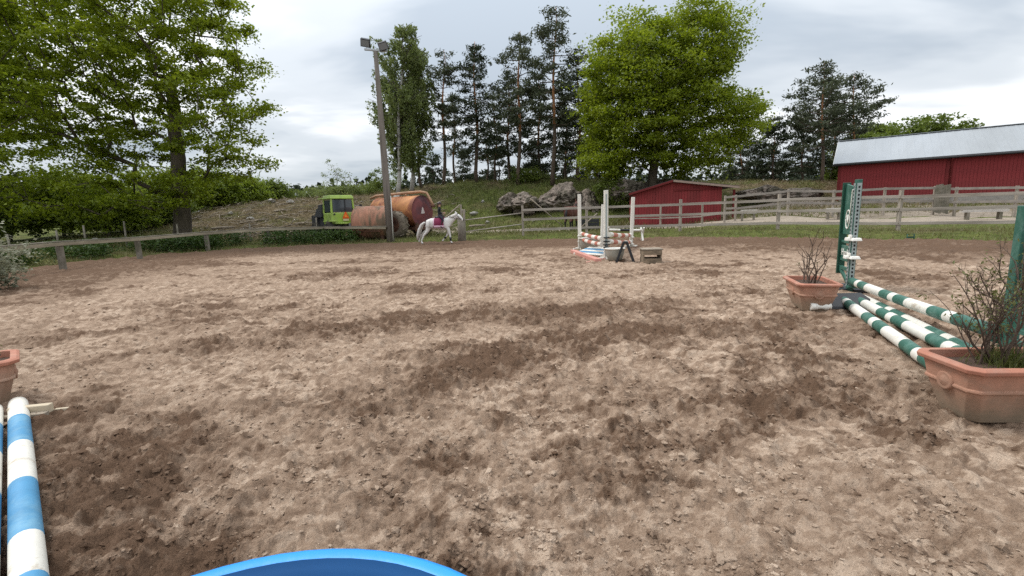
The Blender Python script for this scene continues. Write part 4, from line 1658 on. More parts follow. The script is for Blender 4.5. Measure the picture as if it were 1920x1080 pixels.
# leaning poles beside the granite face
for k, (u0, v0, u1, v1, Y, lab) in enumerate([
        (994, 372, 1022, 396, 33, 'thin bleached pole leaning in front of the granite face'),
        (842, 402, 862, 384, 26, 'slanting stick behind the pony rider'),
        (1106, 412, 1120, 400, 24.5, 'short slanting stick behind the white jump stands')]):
    a, b_ = at(u0, v0, Y), at(u1, v1, Y)
    zt = tz1((a.x + b_.x) / 2, Y)
    lo_, hi_ = (a, b_) if a.z < b_.z else (b_, a)
    dd = lo_ - hi_
    if lo_.z > zt:
        lo_ = lo_ + dd * min(1.2, (lo_.z - zt) / max(0.05, -dd.z))
    o = MB().tube([lo_ - a, hi_ - a], 0.035, 6).build('leaning_pole', m_deadwood)
    o.location = a
    tag(o, lab, 'pole')

# ------------------------------------------------------------------ FLOODLIGHT POST
m_lampwood = mk('tarred_pole', (0.19, 0.165, 0.14), 0.85, 0.2, 3, second=(0.12, 0.10, 0.085), stretch=(5, 5, 0.3))
m_black = mk('black_plastic', (0.012, 0.012, 0.014), 0.45, 0.2, 6)
m_steel = mk('galvanised', (0.42, 0.43, 0.44), 0.45, 0.1, 8, metallic=0.6)
top = at(704, 96, pole_base.y)
lamp = thing('floodlight_post', 'tall leaning wooden post with two floodlights on top', 'lamp post', pole_base)
tv = top - pole_base
MB().tube([tv * f + Vector((0, 0, -0.4 if f == 0 else 0)) for f in (0, 0.3, 0.6, 0.85, 1)], [0.20, 0.175, 0.145, 0.115, 0.10], 14).build('pole', m_lampwood, lamp)
hd = tv
MB().bar(hd + Vector((-0.52, 0, 0.10)), hd + Vector((0.55, 0.1, 0.02)), 0.09, 0.09).build('crossarm', m_steel, lamp, 0.01)
for dx, dz, ry in ((-0.42, 0.36, 12), (0.40, 0.20, -14)):
    fl = MB()
    Rm = Euler((rad(38), rad(ry), 0)).to_matrix()
    fl.box((hd.x + dx, -0.08 + hd.y, hd.z + dz), (0.46, 0.14, 0.36), rot=Rm, taper=(0.9, 1))
    for q_ in range(6):
        c_ = Vector((hd.x + dx, hd.y - 0.08, hd.z + dz)) + Rm @ Vector((-0.19 + q_ * 0.076, 0.09, 0))
        fl.box(c_, (0.012, 0.06, 0.3), rot=Rm)
    f_o = fl.build('floodlight', m_black, lamp, 0.01)
    c_ = Vector((hd.x + dx, hd.y - 0.08, hd.z + dz)) + Rm @ Vector((0, -0.074, 0))
    MB().box(c_, (0.38, 0.006, 0.29), rot=Rm).build('lens', mk('lens_glass', (0.25, 0.27, 0.3), 0.1, 0.05, 3), f_o)
    MB().bar((hd.x + dx, hd.y, hd.z + dz - 0.02), (hd.x + dx * 0.95, hd.y + 0.01, hd.z + 0.06), 0.05, 0.02).build('bracket', m_steel, f_o)
MB().tube([Vector((0.17, -0.19, 0.05)), Vector((0.19, -0.2, 1.1)), tv * 0.25 + Vector((0.2, -0.12, 0))], 0.025, 6).build('cable_guard', mk('pale_pipe', (0.5, 0.48, 0.44), 0.6, 0.1), lamp)

# ------------------------------------------------------------------ TRACTOR
m_green = mk('tractor_green', (0.31, 0.44, 0.075), 0.55, 0.12, 4, second=(0.26, 0.34, 0.09), coat=0.1)
m_glassd = mk('cab_glass', (0.05, 0.06, 0.07), 0.12, 0.15, 5, spec=0.7)
m_tyre = mk('tyre', (0.028, 0.027, 0.025), 0.9, 0.25, 12, second=(0.09, 0.075, 0.055))
m_chassis = mk('chassis_black', (0.03, 0.03, 0.032), 0.7, 0.2, 6)
m_orange = mk('warning_orange', (0.75, 0.10, 0.015), 0.6, 0.05)
m_grey = mk('grey_flap', (0.25, 0.25, 0.27), 0.7, 0.1)
Yt = 25.5
tb = on_ground(640, Yt)
tr = thing('tractor', 'lime green cab tractor parked behind the left rail fence', 'tractor', tb, 0.0)
# local frame: x to the right of the photo, y away from the camera; the rear face looks towards the camera's right
Rt = Matrix.Rotation(rad(42), 4, 'Z')     # the rear face looks to the right of the camera, the bonnet points left and away


def tmat(mb_):
    mb_.v = [tuple(Rt @ Vector(p)) for p in mb_.v]
    return mb_


CW, CD = 1.30, 1.15
z0c, z1c, zr = 0.82, 1.42, 2.14
tmat(MB().box((0, 0, (z0c + z1c) / 2), (CW, CD, z1c - z0c))).build('cab', m_green, tr, 0.04)
for sx_, sy_ in ((-1, -1), (1, -1), (-1, 1), (1, 1)):
    tmat(MB().bar((sx_ * CW / 2 * 0.95, sy_ * CD / 2 * 0.95, z1c - 0.02), (sx_ * CW / 2 * 0.88, sy_ * CD / 2 * 0.88, zr), 0.09, 0.09, up=(0, 1, 0))).build('pillar', m_green, tr, 0.015)
rfm = MB()
rfm.box((0.0, 0, zr + 0.10), (CW * 1.02, CD * 1.06, 0.20), taper=(0.9, 0.88))
tmat(rfm).build('cab_roof', m_green, tr, 0.04)
tmat(MB().box((-0.1, CD / 2 + 0.28, zr + 0.06), (CW * 0.9, 0.5, 0.06))).build('sun_visor', m_green, tr, 0.01)
for nm, c, s_ in (('rear_window', (0.0, -CD / 2 * 0.91, (z1c + zr) / 2), (CW * 0.80, 0.02, zr - z1c - 0.08)),
                  ('side_window', (-CW / 2 * 0.91, 0, (z1c + zr) / 2), (0.02, CD * 0.72, zr - z1c - 0.1)),
                  ('side_window', (CW / 2 * 0.91, 0, (z1c + zr) / 2), (0.02, CD * 0.72, zr - z1c - 0.1)),
                  ('windscreen', (0.0, CD / 2 * 0.91, (z1c + zr) / 2), (CW * 0.78, 0.02, zr - z1c - 0.1))):
    tmat(MB().box(c, s_)).build(nm, m_glassd, tr)
tmat(MB().bar((0.14, -CD / 2 * 0.97, z1c + 0.02), (0.14, -CD / 2 * 0.95, zr - 0.05), 0.03, 0.05, up=(1, 0, 0))).build('window_bar', m_chassis, tr)
tmat(MB().box((-CW / 2 - 0.012, 0.05, (z0c + z1c) / 2 - 0.02), (0.03, CD * 0.7, z1c - z0c - 0.05))).build('cab_door', m_green, tr, 0.01)
tmat(MB().box((0, 0.75, 0.66), (0.62, 3.4, 0.26))).build('chassis', m_chassis, tr, 0.02)
tmat(MB().box((0.1, -1.05, 0.86), (1.3, 0.9, 0.07))).build('rear_deck', m_green, tr, 0.015)
for sx_ in (-1, 1):
    tmat(MB().box((sx_ * 0.62, -0.2, 0.98), (0.22, 1.3, 0.08))).build('mudguard', m_green, tr, 0.02)
eng = MB()
eng.box((0.0, 1.15, 1.05), (1.15, 0.8, 0.65), taper=(0.85, 0.85))
eng.box((-0.3, 1.3, 1.55), (0.7, 0.8, 0.7), taper=(0.6, 0.7))
eng.box((-0.35, 1.9, 1.45), (0.5, 0.4, 0.5), taper=(0.5, 0.6))
eng.tube([(-0.35, 1.55, 1.1), (-0.32, 1.6, 1.65), (-0.3, 1.3, 1.75)], 0.07, 8)
eng.box((-0.1, 1.95, 0.95), (1.3, 0.6, 0.65), taper=(0.9, 0.7))
eng.box((-0.45, 2.4, 0.95), (0.3, 0.35, 0.75))
tmat(eng).build('front_machinery', m_chassis, tr, 0.03)
tmat(MB().tube([(-0.45, 1.45, 1.35), (-0.5, 1.9, 1.15), (-0.5, 2.3, 0.7)], 0.05, 8)).build('hydraulic_hose', m_black, tr)


def wheel(mb_list, parent, c, R_, w_, M=None, rim_mat=None, rot=None):
    """tyre with lugs + rim; axle along local y"""
    prof = [(R_ * 0.55, -w_ * 0.42), (R_ * 0.78, -w_ * 0.5), (R_ * 0.95, -w_ * 0.42), (R_, -w_ * 0.25), (R_, w_ * 0.25), (R_ * 0.95, w_ * 0.42),
            (R_ * 0.78, w_ * 0.5), (R_ * 0.55, w_ * 0.42)]
    B = (M or Matrix()) @ Matrix.Translation(Vector(c)) @ Matrix.Rotation(rad(90), 4, 'X')
    ty_mb = MB().lathe(prof, 28, 0, B)
    for k in range(22):
        a = 6.283 * k / 22
        Mk = B @ Matrix.Rotation(a, 4, 'Z') @ Matrix.Translation((R_ * 1.0, 0, w_ * 0.22 * (1 if k % 2 else -1))) @ Matrix.Rotation(rad(28 if k % 2 else -28), 4, 'X')
        x_, y_, z_ = 0.03, 0.025, w_ * 0.26
        ty_mb.add([(-x_, -y_, -z_), (x_, -y_, -z_), (x_, y_, -z_), (-x_, y_, -z_), (-x_, -y_, z_), (x_, -y_, z_), (x_, y_, z_), (-x_, y_, z_)],
                  [(0, 3, 2, 1), (4, 5, 6, 7), (0, 1, 5, 4), (1, 2, 6, 5), (2, 3, 7, 6), (3, 0, 4, 7)], 0, Mk)
    wo = ty_mb.build('wheel', mb_list, parent)
    MB().lathe([(0.0, -w_ * 0.2), (R_ * 0.3, -w_ * 0.2), (R_ * 0.35, -w_ * 0.36), (R_ * 0.56, -w_ * 0.42), (R_ * 0.56, w_ * 0.42), (R_ * 0.3, w_ * 0.3), (0, w_ * 0.3)],
               24, 0, B).build('rim', rim_mat or m_steel, wo)
    return wo


for c in ((-0.62, -0.2, 0.50), (0.62, -0.2, 0.50), (-0.62, 1.9, 0.46), (0.62, 1.9, 0.46)):
    wheel(m_tyre, tr, (c[1], -c[0], c[2]), c[2], 0.30, Rt @ Matrix.Rotation(rad(90), 4, 'Z'), m_chassis)
sgp = Rt @ Vector((0.10, -CD / 2 - 0.06, 1.25))
sg = MB()
Ms = Matrix.Translation(sgp) @ Rt @ Matrix.Rotation(rad(90), 4, 'X')
sg.prism([(-0.19, -0.15), (0.19, -0.15), (0.03, 0.2), (-0.03, 0.2)], 0.012, Ms, 0)
so = sg.build('warning_triangle', m_orange, tr)
sg2 = MB()
sg2.prism([(-0.09, -0.08), (0.09, -0.08), (0.0, 0.1)], 0.006, Ms @ Matrix.Translation((0, 0, 0.01)), 0)
sg2.build('triangle_centre', mk('warning_red', (0.85, 0.30, 0.05), 0.5, 0.05), so)
tmat(MB().box((0.10, -CD / 2 - 0.055, 1.03), (0.30, 0.012, 0.11))).build('number_plate', mk('pale_plate', (0.62, 0.5, 0.36), 0.6, 0.1), tr)
tmat(MB().bar((0.05, -1.53, 0.86), (0.08, -1.56, 0.46), 0.42, 0.02, up=(0, 1, 0))).build('mudflap', m_grey, tr)
for sx_ in (-1, 1):
    tmat(MB().tube([(sx_ * 0.5, -CD / 2 - 0.03, 1.34), (sx_ * 0.5, -CD / 2 - 0.06, 1.34)], 0.05, 10)).build('tail_lamp', m_chassis, tr)
tmat(MB().bar((CW / 2, -0.3, 1.78), (CW / 2 + 0.45, -0.35, 1.80), 0.03, 0.03)).build('mirror_arm', m_steel, tr)
tmat(MB().box((CW / 2 + 0.45, -0.36, 1.72), (0.14, 0.04, 0.26))).build('mirror', m_chassis, tr)

# ------------------------------------------------------------------ RUSTY TANKS
m_tank1 = mk('faded_red_paint', (0.37, 0.175, 0.11), 0.75, 0.28, 2.0, second=(0.15, 0.105, 0.065), sec_amt=(0.46, 0.58), stretch=(2.2, 1, 0.7))
m_tank2 = mk('rusty_orange', (0.43, 0.185, 0.065), 0.7, 0.3, 2.2, second=(0.22, 0.07, 0.035), sec_amt=(0.45, 0.56), stretch=(1.3, 1, 0.8))
m_tankend = mk('tank_end_paint', (0.16, 0.045, 0.045), 0.7, 0.25, 3, second=(0.09, 0.04, 0.05), sec_amt=(0.45, 0.6))
m_rust = mk('rust', (0.13, 0.06, 0.035), 0.9, 0.3, 6, second=(0.06, 0.035, 0.025))
m_pipe = mk('rusty_pipe', (0.38, 0.22, 0.13), 0.7, 0.25, 5)


def tank_prof(R_, L_, dome):
    pr = [(0.001, -L_ / 2 - dome)]
    for k in range(1, 7):
        a = rad(15 * k)
        pr.append((R_ * math.sin(a), -L_ / 2 - dome * math.cos(a)))
    pr += [(R_ * 1.012, -L_ / 2 + 0.02), (R_ * 1.012, -L_ / 2 + 0.08), (R_, -L_ / 2 + 0.1), (R_, -0.04), (R_ * 1.012, -0.035), (R_ * 1.012, 0.035), (R_, 0.04),
           (R_, L_ / 2 - 0.1), (R_ * 1.012, L_ / 2 - 0.08), (R_ * 1.012, L_ / 2)]
    return pr


def end_prof(R_, L_, dome):
    return [(R_ * 1.012, L_ / 2), (R_ * 0.97, L_ / 2 - 0.02), (R_ * 0.8, L_ / 2 + dome * 0.4), (R_ * 0.5, L_ / 2 + dome * 0.8), (0.001, L_ / 2 + dome)]


# near, faded tank standing on the ground on skids
Yk = 24.8
c = at(702, 417, Yk)
gz = tz1(c.x, Yk)
R1_ = 0.86
tk = thing('storage_tank', 'faded pinkish-red steel tank lying behind the lamp post', 'tank', (c.x, Yk, gz), rad(-3))
M1 = Matrix.Translation((0, 0, c.z - gz)) @ Matrix.Rotation(rad(90), 4, 'Y')
MB().lathe(tank_prof(R1_, 1.75, 0.22), 40, 0, M1).build('shell', m_tank1, tk)
MB().lathe(end_prof(R1_, 1.75, 0.12), 40, 0, M1).build('end_cap', m_tankend, tk)
for sx_ in (-0.55, 0.55):
    MB().box((sx_, 0, (c.z - gz - R1_) / 2 + 0.06), (0.16, 1.1, c.z - gz - R1_ + 0.25)).build('skid', m_rust, tk, 0.01)
MB().box((-0.2, -R1_ * 0.86, 0.42), (1.5, 0.06, 0.08)).build('frame_bar', m_rust, tk)

# orange slurry tanker behind it
Yk2 = 26.2
c = at(752, 398, Yk2)
gz = tz1(c.x, Yk2)
R2_ = 0.86
tk2 = thing('slurry_tanker', 'rusty orange slurry tanker with dark red end and big muddy wheel', 'trailer', (c.x, Yk2, gz), rad(-30))
zc = c.z - gz
M2 = Matrix.Translation((0, 0, zc)) @ Matrix.Rotation(rad(90), 4, 'Y')
MB().lathe(tank_prof(R2_, 3.1, 0.25), 44, 0, M2).build('shell', m_tank2, tk2)
ec = MB().lathe(end_prof(R2_, 3.1, 0.10), 44, 0, M2).build('end_cap', m_tankend, tk2)
Ms = Matrix.Translation((1.55 + 0.12, -0.1, zc + 0.02)) @ Matrix.Rotation(rad(90), 4, 'Z') @ Matrix.Rotation(rad(90), 4, 'X')
MB().prism([(-0.16, -0.14), (0.14, -0.12), (0.02, 0.2), (-0.05, 0.2)], 0.01, Ms).build('marking', mk('faded_white', (0.55, 0.47, 0.45), 0.7, 0.15), ec)
tp = MB().tube([(-2.0, -0.25, zc + R2_ - 0.02), (-1.6, -0.22, zc + R2_ + 0.10), (0.6, -0.05, zc + R2_ + 0.18), (1.4, 0.1, zc + R2_ + 0.20), (1.75, 0.2, zc + R2_ + 0.12),
                (1.95, 0.3, zc + R2_ - 0.35), (2.05, 0.35, zc + R2_ - 0.55)], 0.07, 10).build('top_pipe', m_pipe, tk2)
MB().tube([(0.55, -0.05, zc + R2_ + 0.16), (0.5, -0.12, zc + R2_ - 0.02)], 0.05, 8).build('pipe_stay', m_pipe, tk2)
MB().lathe([(0.0, 0), (0.13, 0), (0.13, 0.12), (0.1, 0.16), (0, 0.16)], 14, 0, Matrix.Translation((2.02, 0.34, zc + R2_ - 0.66))).build('valve', m_rust, tk2)
MB().box((0.1, 0, zc - R2_ - 0.02), (3.4, 0.9, 0.16)).build('frame', m_rust, tk2, 0.01)
MB().box((1.5, 0, zc - R2_ + 0.05), (0.12, 1.1, 0.5)).build('rear_plate', m_rust, tk2, 0.01)
m_mud = mk('mud_caked_tyre', (0.20, 0.165, 0.125), 0.95, 0.3, 6, second=(0.11, 0.09, 0.065), bump=0.02, bscale=14)
for sy_ in (-1, 1):
    wheel(m_mud, tk2, (0.55, sy_ * 1.02, 0.68), 0.72, 0.5, None, m_rust)
MB().tube([(-0.1, -1.45, 1.2), (0.0, -1.5, 0.7), (0.12, -1.48, 0.35), (0.3, -1.5, 0.05)], 0.035, 8).build('suction_hose', mk('pale_hose', (0.5, 0.46, 0.38), 0.7, 0.15), tk2)

# stone slab under the left rail
g_ = gp(512, 458, 0.12)
g_.z = tz1(g_.x, g_.y)
sb_ = thing('low_bench', 'low plank bench in the grass under the left rail', 'bench', g_, rad(8))
MB().box((0, 0, 0.30), (0.95, 0.32, 0.05)).build('seat', m_deadwood, sb_, 0.006)
for sx_ in (-0.36, 0.36):
    MB().box((sx_, 0, 0.13), (0.07, 0.26, 0.30)).build('leg', m_oldwood, sb_, 0.004)

# ------------------------------------------------------------------ ANIMALS AND RIDER
def skin_mesh(name, verts, edges, root=0, sub=2):
    """verts: (x, y, z, rx, ry)"""
    me = bpy.data.meshes.new(name)
    me.from_pydata([v[:3] for v in verts], edges, [])
    o = bpy.data.objects.new(name, me)
    col.objects.link(o)
    md = o.modifiers.new('skin', 'SKIN')
    md.use_smooth_shade = True
    sv = me.skin_vertices[0].data
    for k, v in enumerate(verts):
        sv[k].radius = (v[3], v[4] if len(v) > 4 else v[3])
        sv[k].use_root = (k == root)
    s_ = o.modifiers.new('sub', 'SUBSURF')
    s_.levels = s_.render_levels = sub
    bpy.context.view_layer.update()
    dg = bpy.context.evaluated_depsgraph_get()
    m2_ = bpy.data.meshes.new_from_object(o.evaluated_get(dg))
    bpy.data.objects.remove(o)
    bpy.data.meshes.remove(me)
    m2_.name = name
    for p in m2_.polygons:
        p.use_smooth = True
    return m2_


def horse_mesh(name, legs, head):
    V = [(-0.36, 0, 0.84, .215, .225), (-0.12, 0, 0.80, .225, .25), (0.14, 0, 0.80, .22, .25), (0.36, 0, 0.84, .18, .215)]
    Ed = [(0, 1), (1, 2), (2, 3)]
    prev = 3
    for p in head:
        V.append(p)
        Ed.append((prev, len(V) - 1))
        prev = len(V) - 1
    # rump and dock
    V.append((-0.52, 0, 0.83, .17, .17))
    Ed.append((0, len(V) - 1))
    for start, chain in legs:
        prev = start
        for p in chain:
            V.append(p)
            Ed.append((prev, len(V) - 1))
            prev = len(V) - 1
    return skin_mesh(name, V, Ed, 1)


def face_paint(me, rules, default=0):
    for p in me.polygons:
        c_ = p.center
        p.material_index = default
        for fn, idx in rules:
            if fn(c_):
                p.material_index = idx
                break


m_white = mk('white_coat', (0.66, 0.635, 0.60), 0.7, 0.08, 5, second=(0.50, 0.47, 0.44), sec_amt=(0.55, 0.75))
m_hoof = mk('hoof', (0.10, 0.085, 0.07), 0.6, 0.2)
m_tail = mk('tail_hair', (0.58, 0.55, 0.51), 0.8, 0.15, 12, stretch=(3, 3, 0.4))
m_maroon = mk('maroon_cloth', (0.16, 0.015, 0.05), 0.9, 0.15, 10)
m_pink = mk('pink_trim', (0.62, 0.42, 0.50), 0.9, 0.1, 10)
m_leather = mk('dark_leather', (0.02, 0.016, 0.014), 0.5, 0.2, 10)
m_cloth = mk('black_cloth', (0.012, 0.012, 0.014), 0.9, 0.2, 10)
m_breech = mk('navy_cloth', (0.022, 0.02, 0.032), 0.9, 0.2, 10)
m_skin = mk('skin', (0.45, 0.27, 0.20), 0.6, 0.08, 10)
m_hair = mk('brown_hair', (0.09, 0.045, 0.025), 0.7, 0.2, 20)

Yp = 21.2
pb = on_ground(826, Yp)
pz = max(pb.z, 0.02)
SC = 1.10
head_f = [(0.47, 0, 0.95, .14, .175), (0.60, 0, 1.04, .10, .14), (0.73, 0, 1.125, .08, .115), (0.82, 0, 1.12, .078, .10), (0.90, 0, 1.045, .066, .08), (0.99, 0, 0.945, .042, .045), (1.02, 0, 0.91, .036, .036)]
legs_p = [
    (0, [(-0.44, -.11, .70, .115, .10), (-0.46, -.12, .56, .075, .07), (-0.66, -.12, .36, .045, .04), (-0.76, -.12, .14, .030, .03), (-0.74, -.12, .06, .036, .036), (-0.70, -.12, .015, .046, .046)]),
    (0, [(-0.50, .11, .70, .115, .10), (-0.58, .12, .56, .075, .07), (-0.80, .12, .40, .045, .04), (-0.92, .12, .20, .030, .03), (-0.93, .12, .13, .036, .036), (-0.91, .12, .08, .044, .044)]),
    (3, [(0.36, -.10, .66, .085, .08), (0.42, -.10, .52, .06, .055), (0.46, -.10, .32, .040, .04), (0.47, -.10, .12, .028, .028), (0.50, -.10, .055, .034, .034), (0.54, -.10, .015, .046, .046)]),
    (3, [(0.34, .10, .66, .085, .08), (0.36, .10, .50, .06, .055), (0.27, .10, .32, .040, .04), (0.14, .10, .20, .028, .028), (0.10, .10, .14, .034, .034), (0.06, .10, .10, .044, .044)]),
]
pony = thing('pony', 'white pony cantering right along the arena edge under a rider', 'pony', (pb.x, Yp, pz), rad(-6))
pony.scale = (SC, SC, SC)
me = horse_mesh('body', legs_p, head_f)
bo = link('body', me, pony, [m_white, m_hoof, m_leather])
face_paint(me, [(lambda c_: c_.z < 0.05 or (c_.x < -0.86 and c_.z < 0.11) or (0.0 < c_.x < 0.12 and c_.z < 0.12), 1), (lambda c_: c_.x > 1.005, 2)])
for sy_ in (-1, 1):
    MB().lathe([(0.028, 0), (0.032, 0.04), (0.016, 0.10), (0.002, 0.13)], 8, 0, Matrix.Translation((0.735, sy_ * 0.05, 1.19)) @ Matrix.Rotation(rad(-15), 4, 'Y')).build('ear', m_white, pony)
    MB().lathe([(0.001, -0.014), (0.014, 0), (0.001, 0.014)], 8, 0, Matrix.Translation((0.85, sy_ * 0.070, 1.095))).build('eye', m_black, pony)
mt = MB()
for k in range(9):
    f = k / 8
    x0_, z0_ = 0.42 + 0.34 * f, 1.08 + 0.14 * f
    mt.tube([(x0_, 0.01, z0_ + 0.02), (x0_ - 0.03, -0.07, z0_ - 0.02), (x0_ - 0.06, -0.105, z0_ - 0.12)], [0.03, 0.03, 0.008], 6)
mt.build('mane', m_tail, pony)
tl = MB()
for k in range(7):
    a = (k - 3) * 0.035
    tl.tube([(-0.62, a * 0.5, 0.90), (-0.74, a, 0.80), (-0.84, a * 1.3, 0.60), (-0.90 - 0.02 * (k % 3), a * 1.6, 0.38), (-0.93 - 0.03 * (k % 2), a * 1.2, 0.18)], [0.035, 0.045, 0.05, 0.04, 0.008], 7)
tl.build('tail', m_tail, pony)
for (x0_, y0_, z0_, x1_, z1_) in ((0.465, -.10, .27, 0.473, .12), (0.235, .10, .285, 0.16, .215)):
    MB().tube([(x0_, y0_, z0_), (x1_, y0_, z1_)], [0.047, 0.042], 10).build('leg_boot', m_black, pony)
# saddle cloth: a curved sheet over the back
sc_mb = MB()
ns_ = 12
ang = [rad(-118 + 236 * k / ns_) for k in range(ns_ + 1)]


def pad(x0_, x1_, rr0, mb_, mat_, a_lo=0, a_hi=None):
    a_hi = a_hi or ns_
    vv, ff = [], []
    for k in range(a_lo, a_hi + 1):
        a = ang[k]
        for xx in (x0_, x1_):
            vv.append((xx, math.sin(a) * (rr0), 0.80 + math.cos(a) * (rr0 + 0.022)))
    for k in range(a_hi - a_lo):
        ff.append((2 * k, 2 * k + 1, 2 * k + 3, 2 * k + 2))
    mb_.add(vv, ff, mat_, smooth=True)


pad(-0.16, 0.24, 0.258, sc_mb, 0)
so_ = sc_mb.build('saddle_cloth', m_maroon, pony)
so_.modifiers.new('solid', 'SOLIDIFY').thickness = 0.012
tm = MB()
for sgn in (0, 1):
    lo_, hi_ = (0, 1) if sgn == 0 else (ns_ - 1, ns_)
    pad(-0.19, 0.27, 0.262, tm, 0, lo_, hi_)
pad(-0.20, -0.16, 0.262, tm, 0)
to = tm.build('trim', m_pink, so_)
to.modifiers.new('solid', 'SOLIDIFY').thickness = 0.014
sd_ = MB()
sd_.tube([(-0.16, 0, 1.085), (-0.05, 0, 1.065), (0.08, 0, 1.065), (0.19, 0, 1.11)], [0.07, 0.085, 0.08, 0.05], 10)
sd_.build('saddle', m_leather, pony)
br = MB()
for sy_ in (-1, 1):
    br.tube([(0.745, sy_ * 0.055, 1.185), (0.82, sy_ * 0.082, 1.10), (0.93, sy_ * 0.062, 0.985)], 0.009, 6)
    br.tube([(0.94, sy_ * 0.058, 0.98), (0.70, sy_ * 0.12, 1.02), (0.46, sy_ * 0.12, 1.13)], 0.008, 6)
br.tube([(0.945, -0.06, 1.0), (0.965, 0, 1.03), (0.945, 0.06, 1.0)], 0.01, 6)
br.tube([(0.80, -0.075, 1.17), (0.80, 0, 1.215), (0.80, 0.075, 1.17)], 0.01, 6)
br.build('bridle', m_leather, pony)

# rider, seated: hips on the saddle
rider = thing('person', 'rider in black jacket and dark helmet sitting on the white pony', 'person', (pb.x, Yp, pz), rad(-6))
rider.scale = (0.84, 0.84, 0.84)
Z0 = (1.13 * SC + 0.01) / 0.84
rv = [(0.02, 0, Z0 + 0.05, .115, .10),           # 0 pelvis
      (0.03, 0, Z0 + 0.20, .10, .085),           # 1 waist
      (0.05, 0, Z0 + 0.36, .125, .095),          # 2 chest
      (0.055, 0, Z0 + 0.46, .07, .06),           # 3 neck base
      (0.065, 0, Z0 + 0.51, .045, .045),         # 4 neck
      (0.075, 0, Z0 + 0.565, .075, .068),        # 5 head low
      (0.08, 0, Z0 + 0.635, .082, .072),         # 6 head mid
      (0.075, 0, Z0 + 0.70, .055, .055)]         # 7 head top
re_ = [(0, 1), (1, 2), (2, 3), (3, 4), (4, 5), (5, 6), (6, 7)]
for sy_ in (-1, 1):
    b0 = len(rv)
    rv += [(0.055, sy_ * 0.155, Z0 + 0.40, .05), (0.02, sy_ * 0.20, Z0 + 0.25, .042), (0.08, sy_ * 0.20, Z0 + 0.16, .038), (0.22, sy_ * 0.13, Z0 + 0.15, .030), (0.30, sy_ * 0.09, Z0 + 0.16, .030)]
    re_ += [(2, b0), (b0, b0 + 1), (b0 + 1, b0 + 2), (b0 + 2, b0 + 3), (b0 + 3, b0 + 4)]
    b1 = len(rv)
    rv += [(0.08, sy_ * 0.14, Z0 + 0.02, .090), (0.22, sy_ * 0.245, Z0 - 0.10, .075), (0.30, sy_ * 0.285, Z0 - 0.20, .060), (0.22, sy_ * 0.295, Z0 - 0.38, .055), (0.17, sy_ * 0.295, Z0 - 0.56, .038), (0.18, sy_ * 0.295, Z0 - 0.62, .04), (0.29, sy_ * 0.305, Z0 - 0.625, .028)]
    re_ += [(0, b1)] + [(b1 + q_, b1 + q_ + 1) for q_ in range(6)]
me = skin_mesh('body', rv, re_, 0)
ro_ = link('body', me, rider, [m_cloth, m_skin, m_breech, m_leather])
face_paint(me, [(lambda c_: c_.z > Z0 + 0.495, 1), (lambda c_: c_.x > 0.255 and c_.z > Z0 + 0.08, 1),
                (lambda c_: c_.z < Z0 - 0.27, 3), (lambda c_: c_.z < Z0 + 0.08, 2)])
for sy_ in (-1, 1):     # fingers round the reins
    fm = MB()
    for k in range(4):
        x_, z_ = 0.305 - 0.004 * k, Z0 + 0.175 - 0.018 * k
        fm.tube([(x_, sy_ * 0.085, z_), (x_ + 0.035, sy_ * 0.075, z_), (x_ + 0.035, sy_ * 0.045, z_ - 0.004), (x_ + 0.01, sy_ * 0.04, z_ - 0.006)], [0.011, 0.011, 0.010, 0.008], 6)
    fm.tube([(0.30, sy_ * 0.07, Z0 + 0.185), (0.33, sy_ * 0.055, Z0 + 0.195), (0.345, sy_ * 0.05, Z0 + 0.185)], [0.012, 0.011, 0.008], 6)
    fm.build('fingers', m_skin, rider)
hm = MB().lathe([(0.108, 0.0), (0.112, 0.03), (0.104, 0.075), (0.075, 0.115), (0.03, 0.133), (0.001, 0.135)], 18, 0,
                Matrix.Translation((0.072, 0, Z0 + 0.625)) @ Matrix.Diagonal((1.12, 0.92, 1, 1)))
hm.add([(0.15, -0.07, Z0 + 0.64), (0.235, -0.045, Z0 + 0.625), (0.235, 0.045, Z0 + 0.625), (0.15, 0.07, Z0 + 0.64), (0.15, -0.07, Z0 + 0.655), (0.23, -0.045, Z0 + 0.637), (0.23, 0.045, Z0 + 0.637), (0.15, 0.07, Z0 + 0.655)],
       [(0, 1, 2, 3), (7, 6, 5, 4), (0, 4, 5, 1), (1, 5, 6, 2), (2, 6, 7, 3)])
hm.build('helmet', mk('helmet_shell', (0.03, 0.012, 0.014), 0.4, 0.1), rider)
MB().tube([(0.0, 0, Z0 + 0.64), (-0.04, 0, Z0 + 0.56), (-0.05, 0, Z0 + 0.42)], [0.05, 0.045, 0.015], 8).build('hair', m_hair, rider)
MB().lathe([(0.001, -0.014), (0.014, 0), (0.001, 0.02)], 8, 0, Matrix.Translation((0.158, 0, Z0 + 0.60)) @ Matrix.Rotation(rad(80), 4, 'Y')).build('nose', m_skin, rider)
for sy_ in (-1, 1):
    MB().lathe([(0.001, -0.008), (0.008, 0), (0.001, 0.008)], 8, 0, Matrix.Translation((0.150, sy_ * 0.03, Z0 + 0.618))).build('eye', m_black, rider)

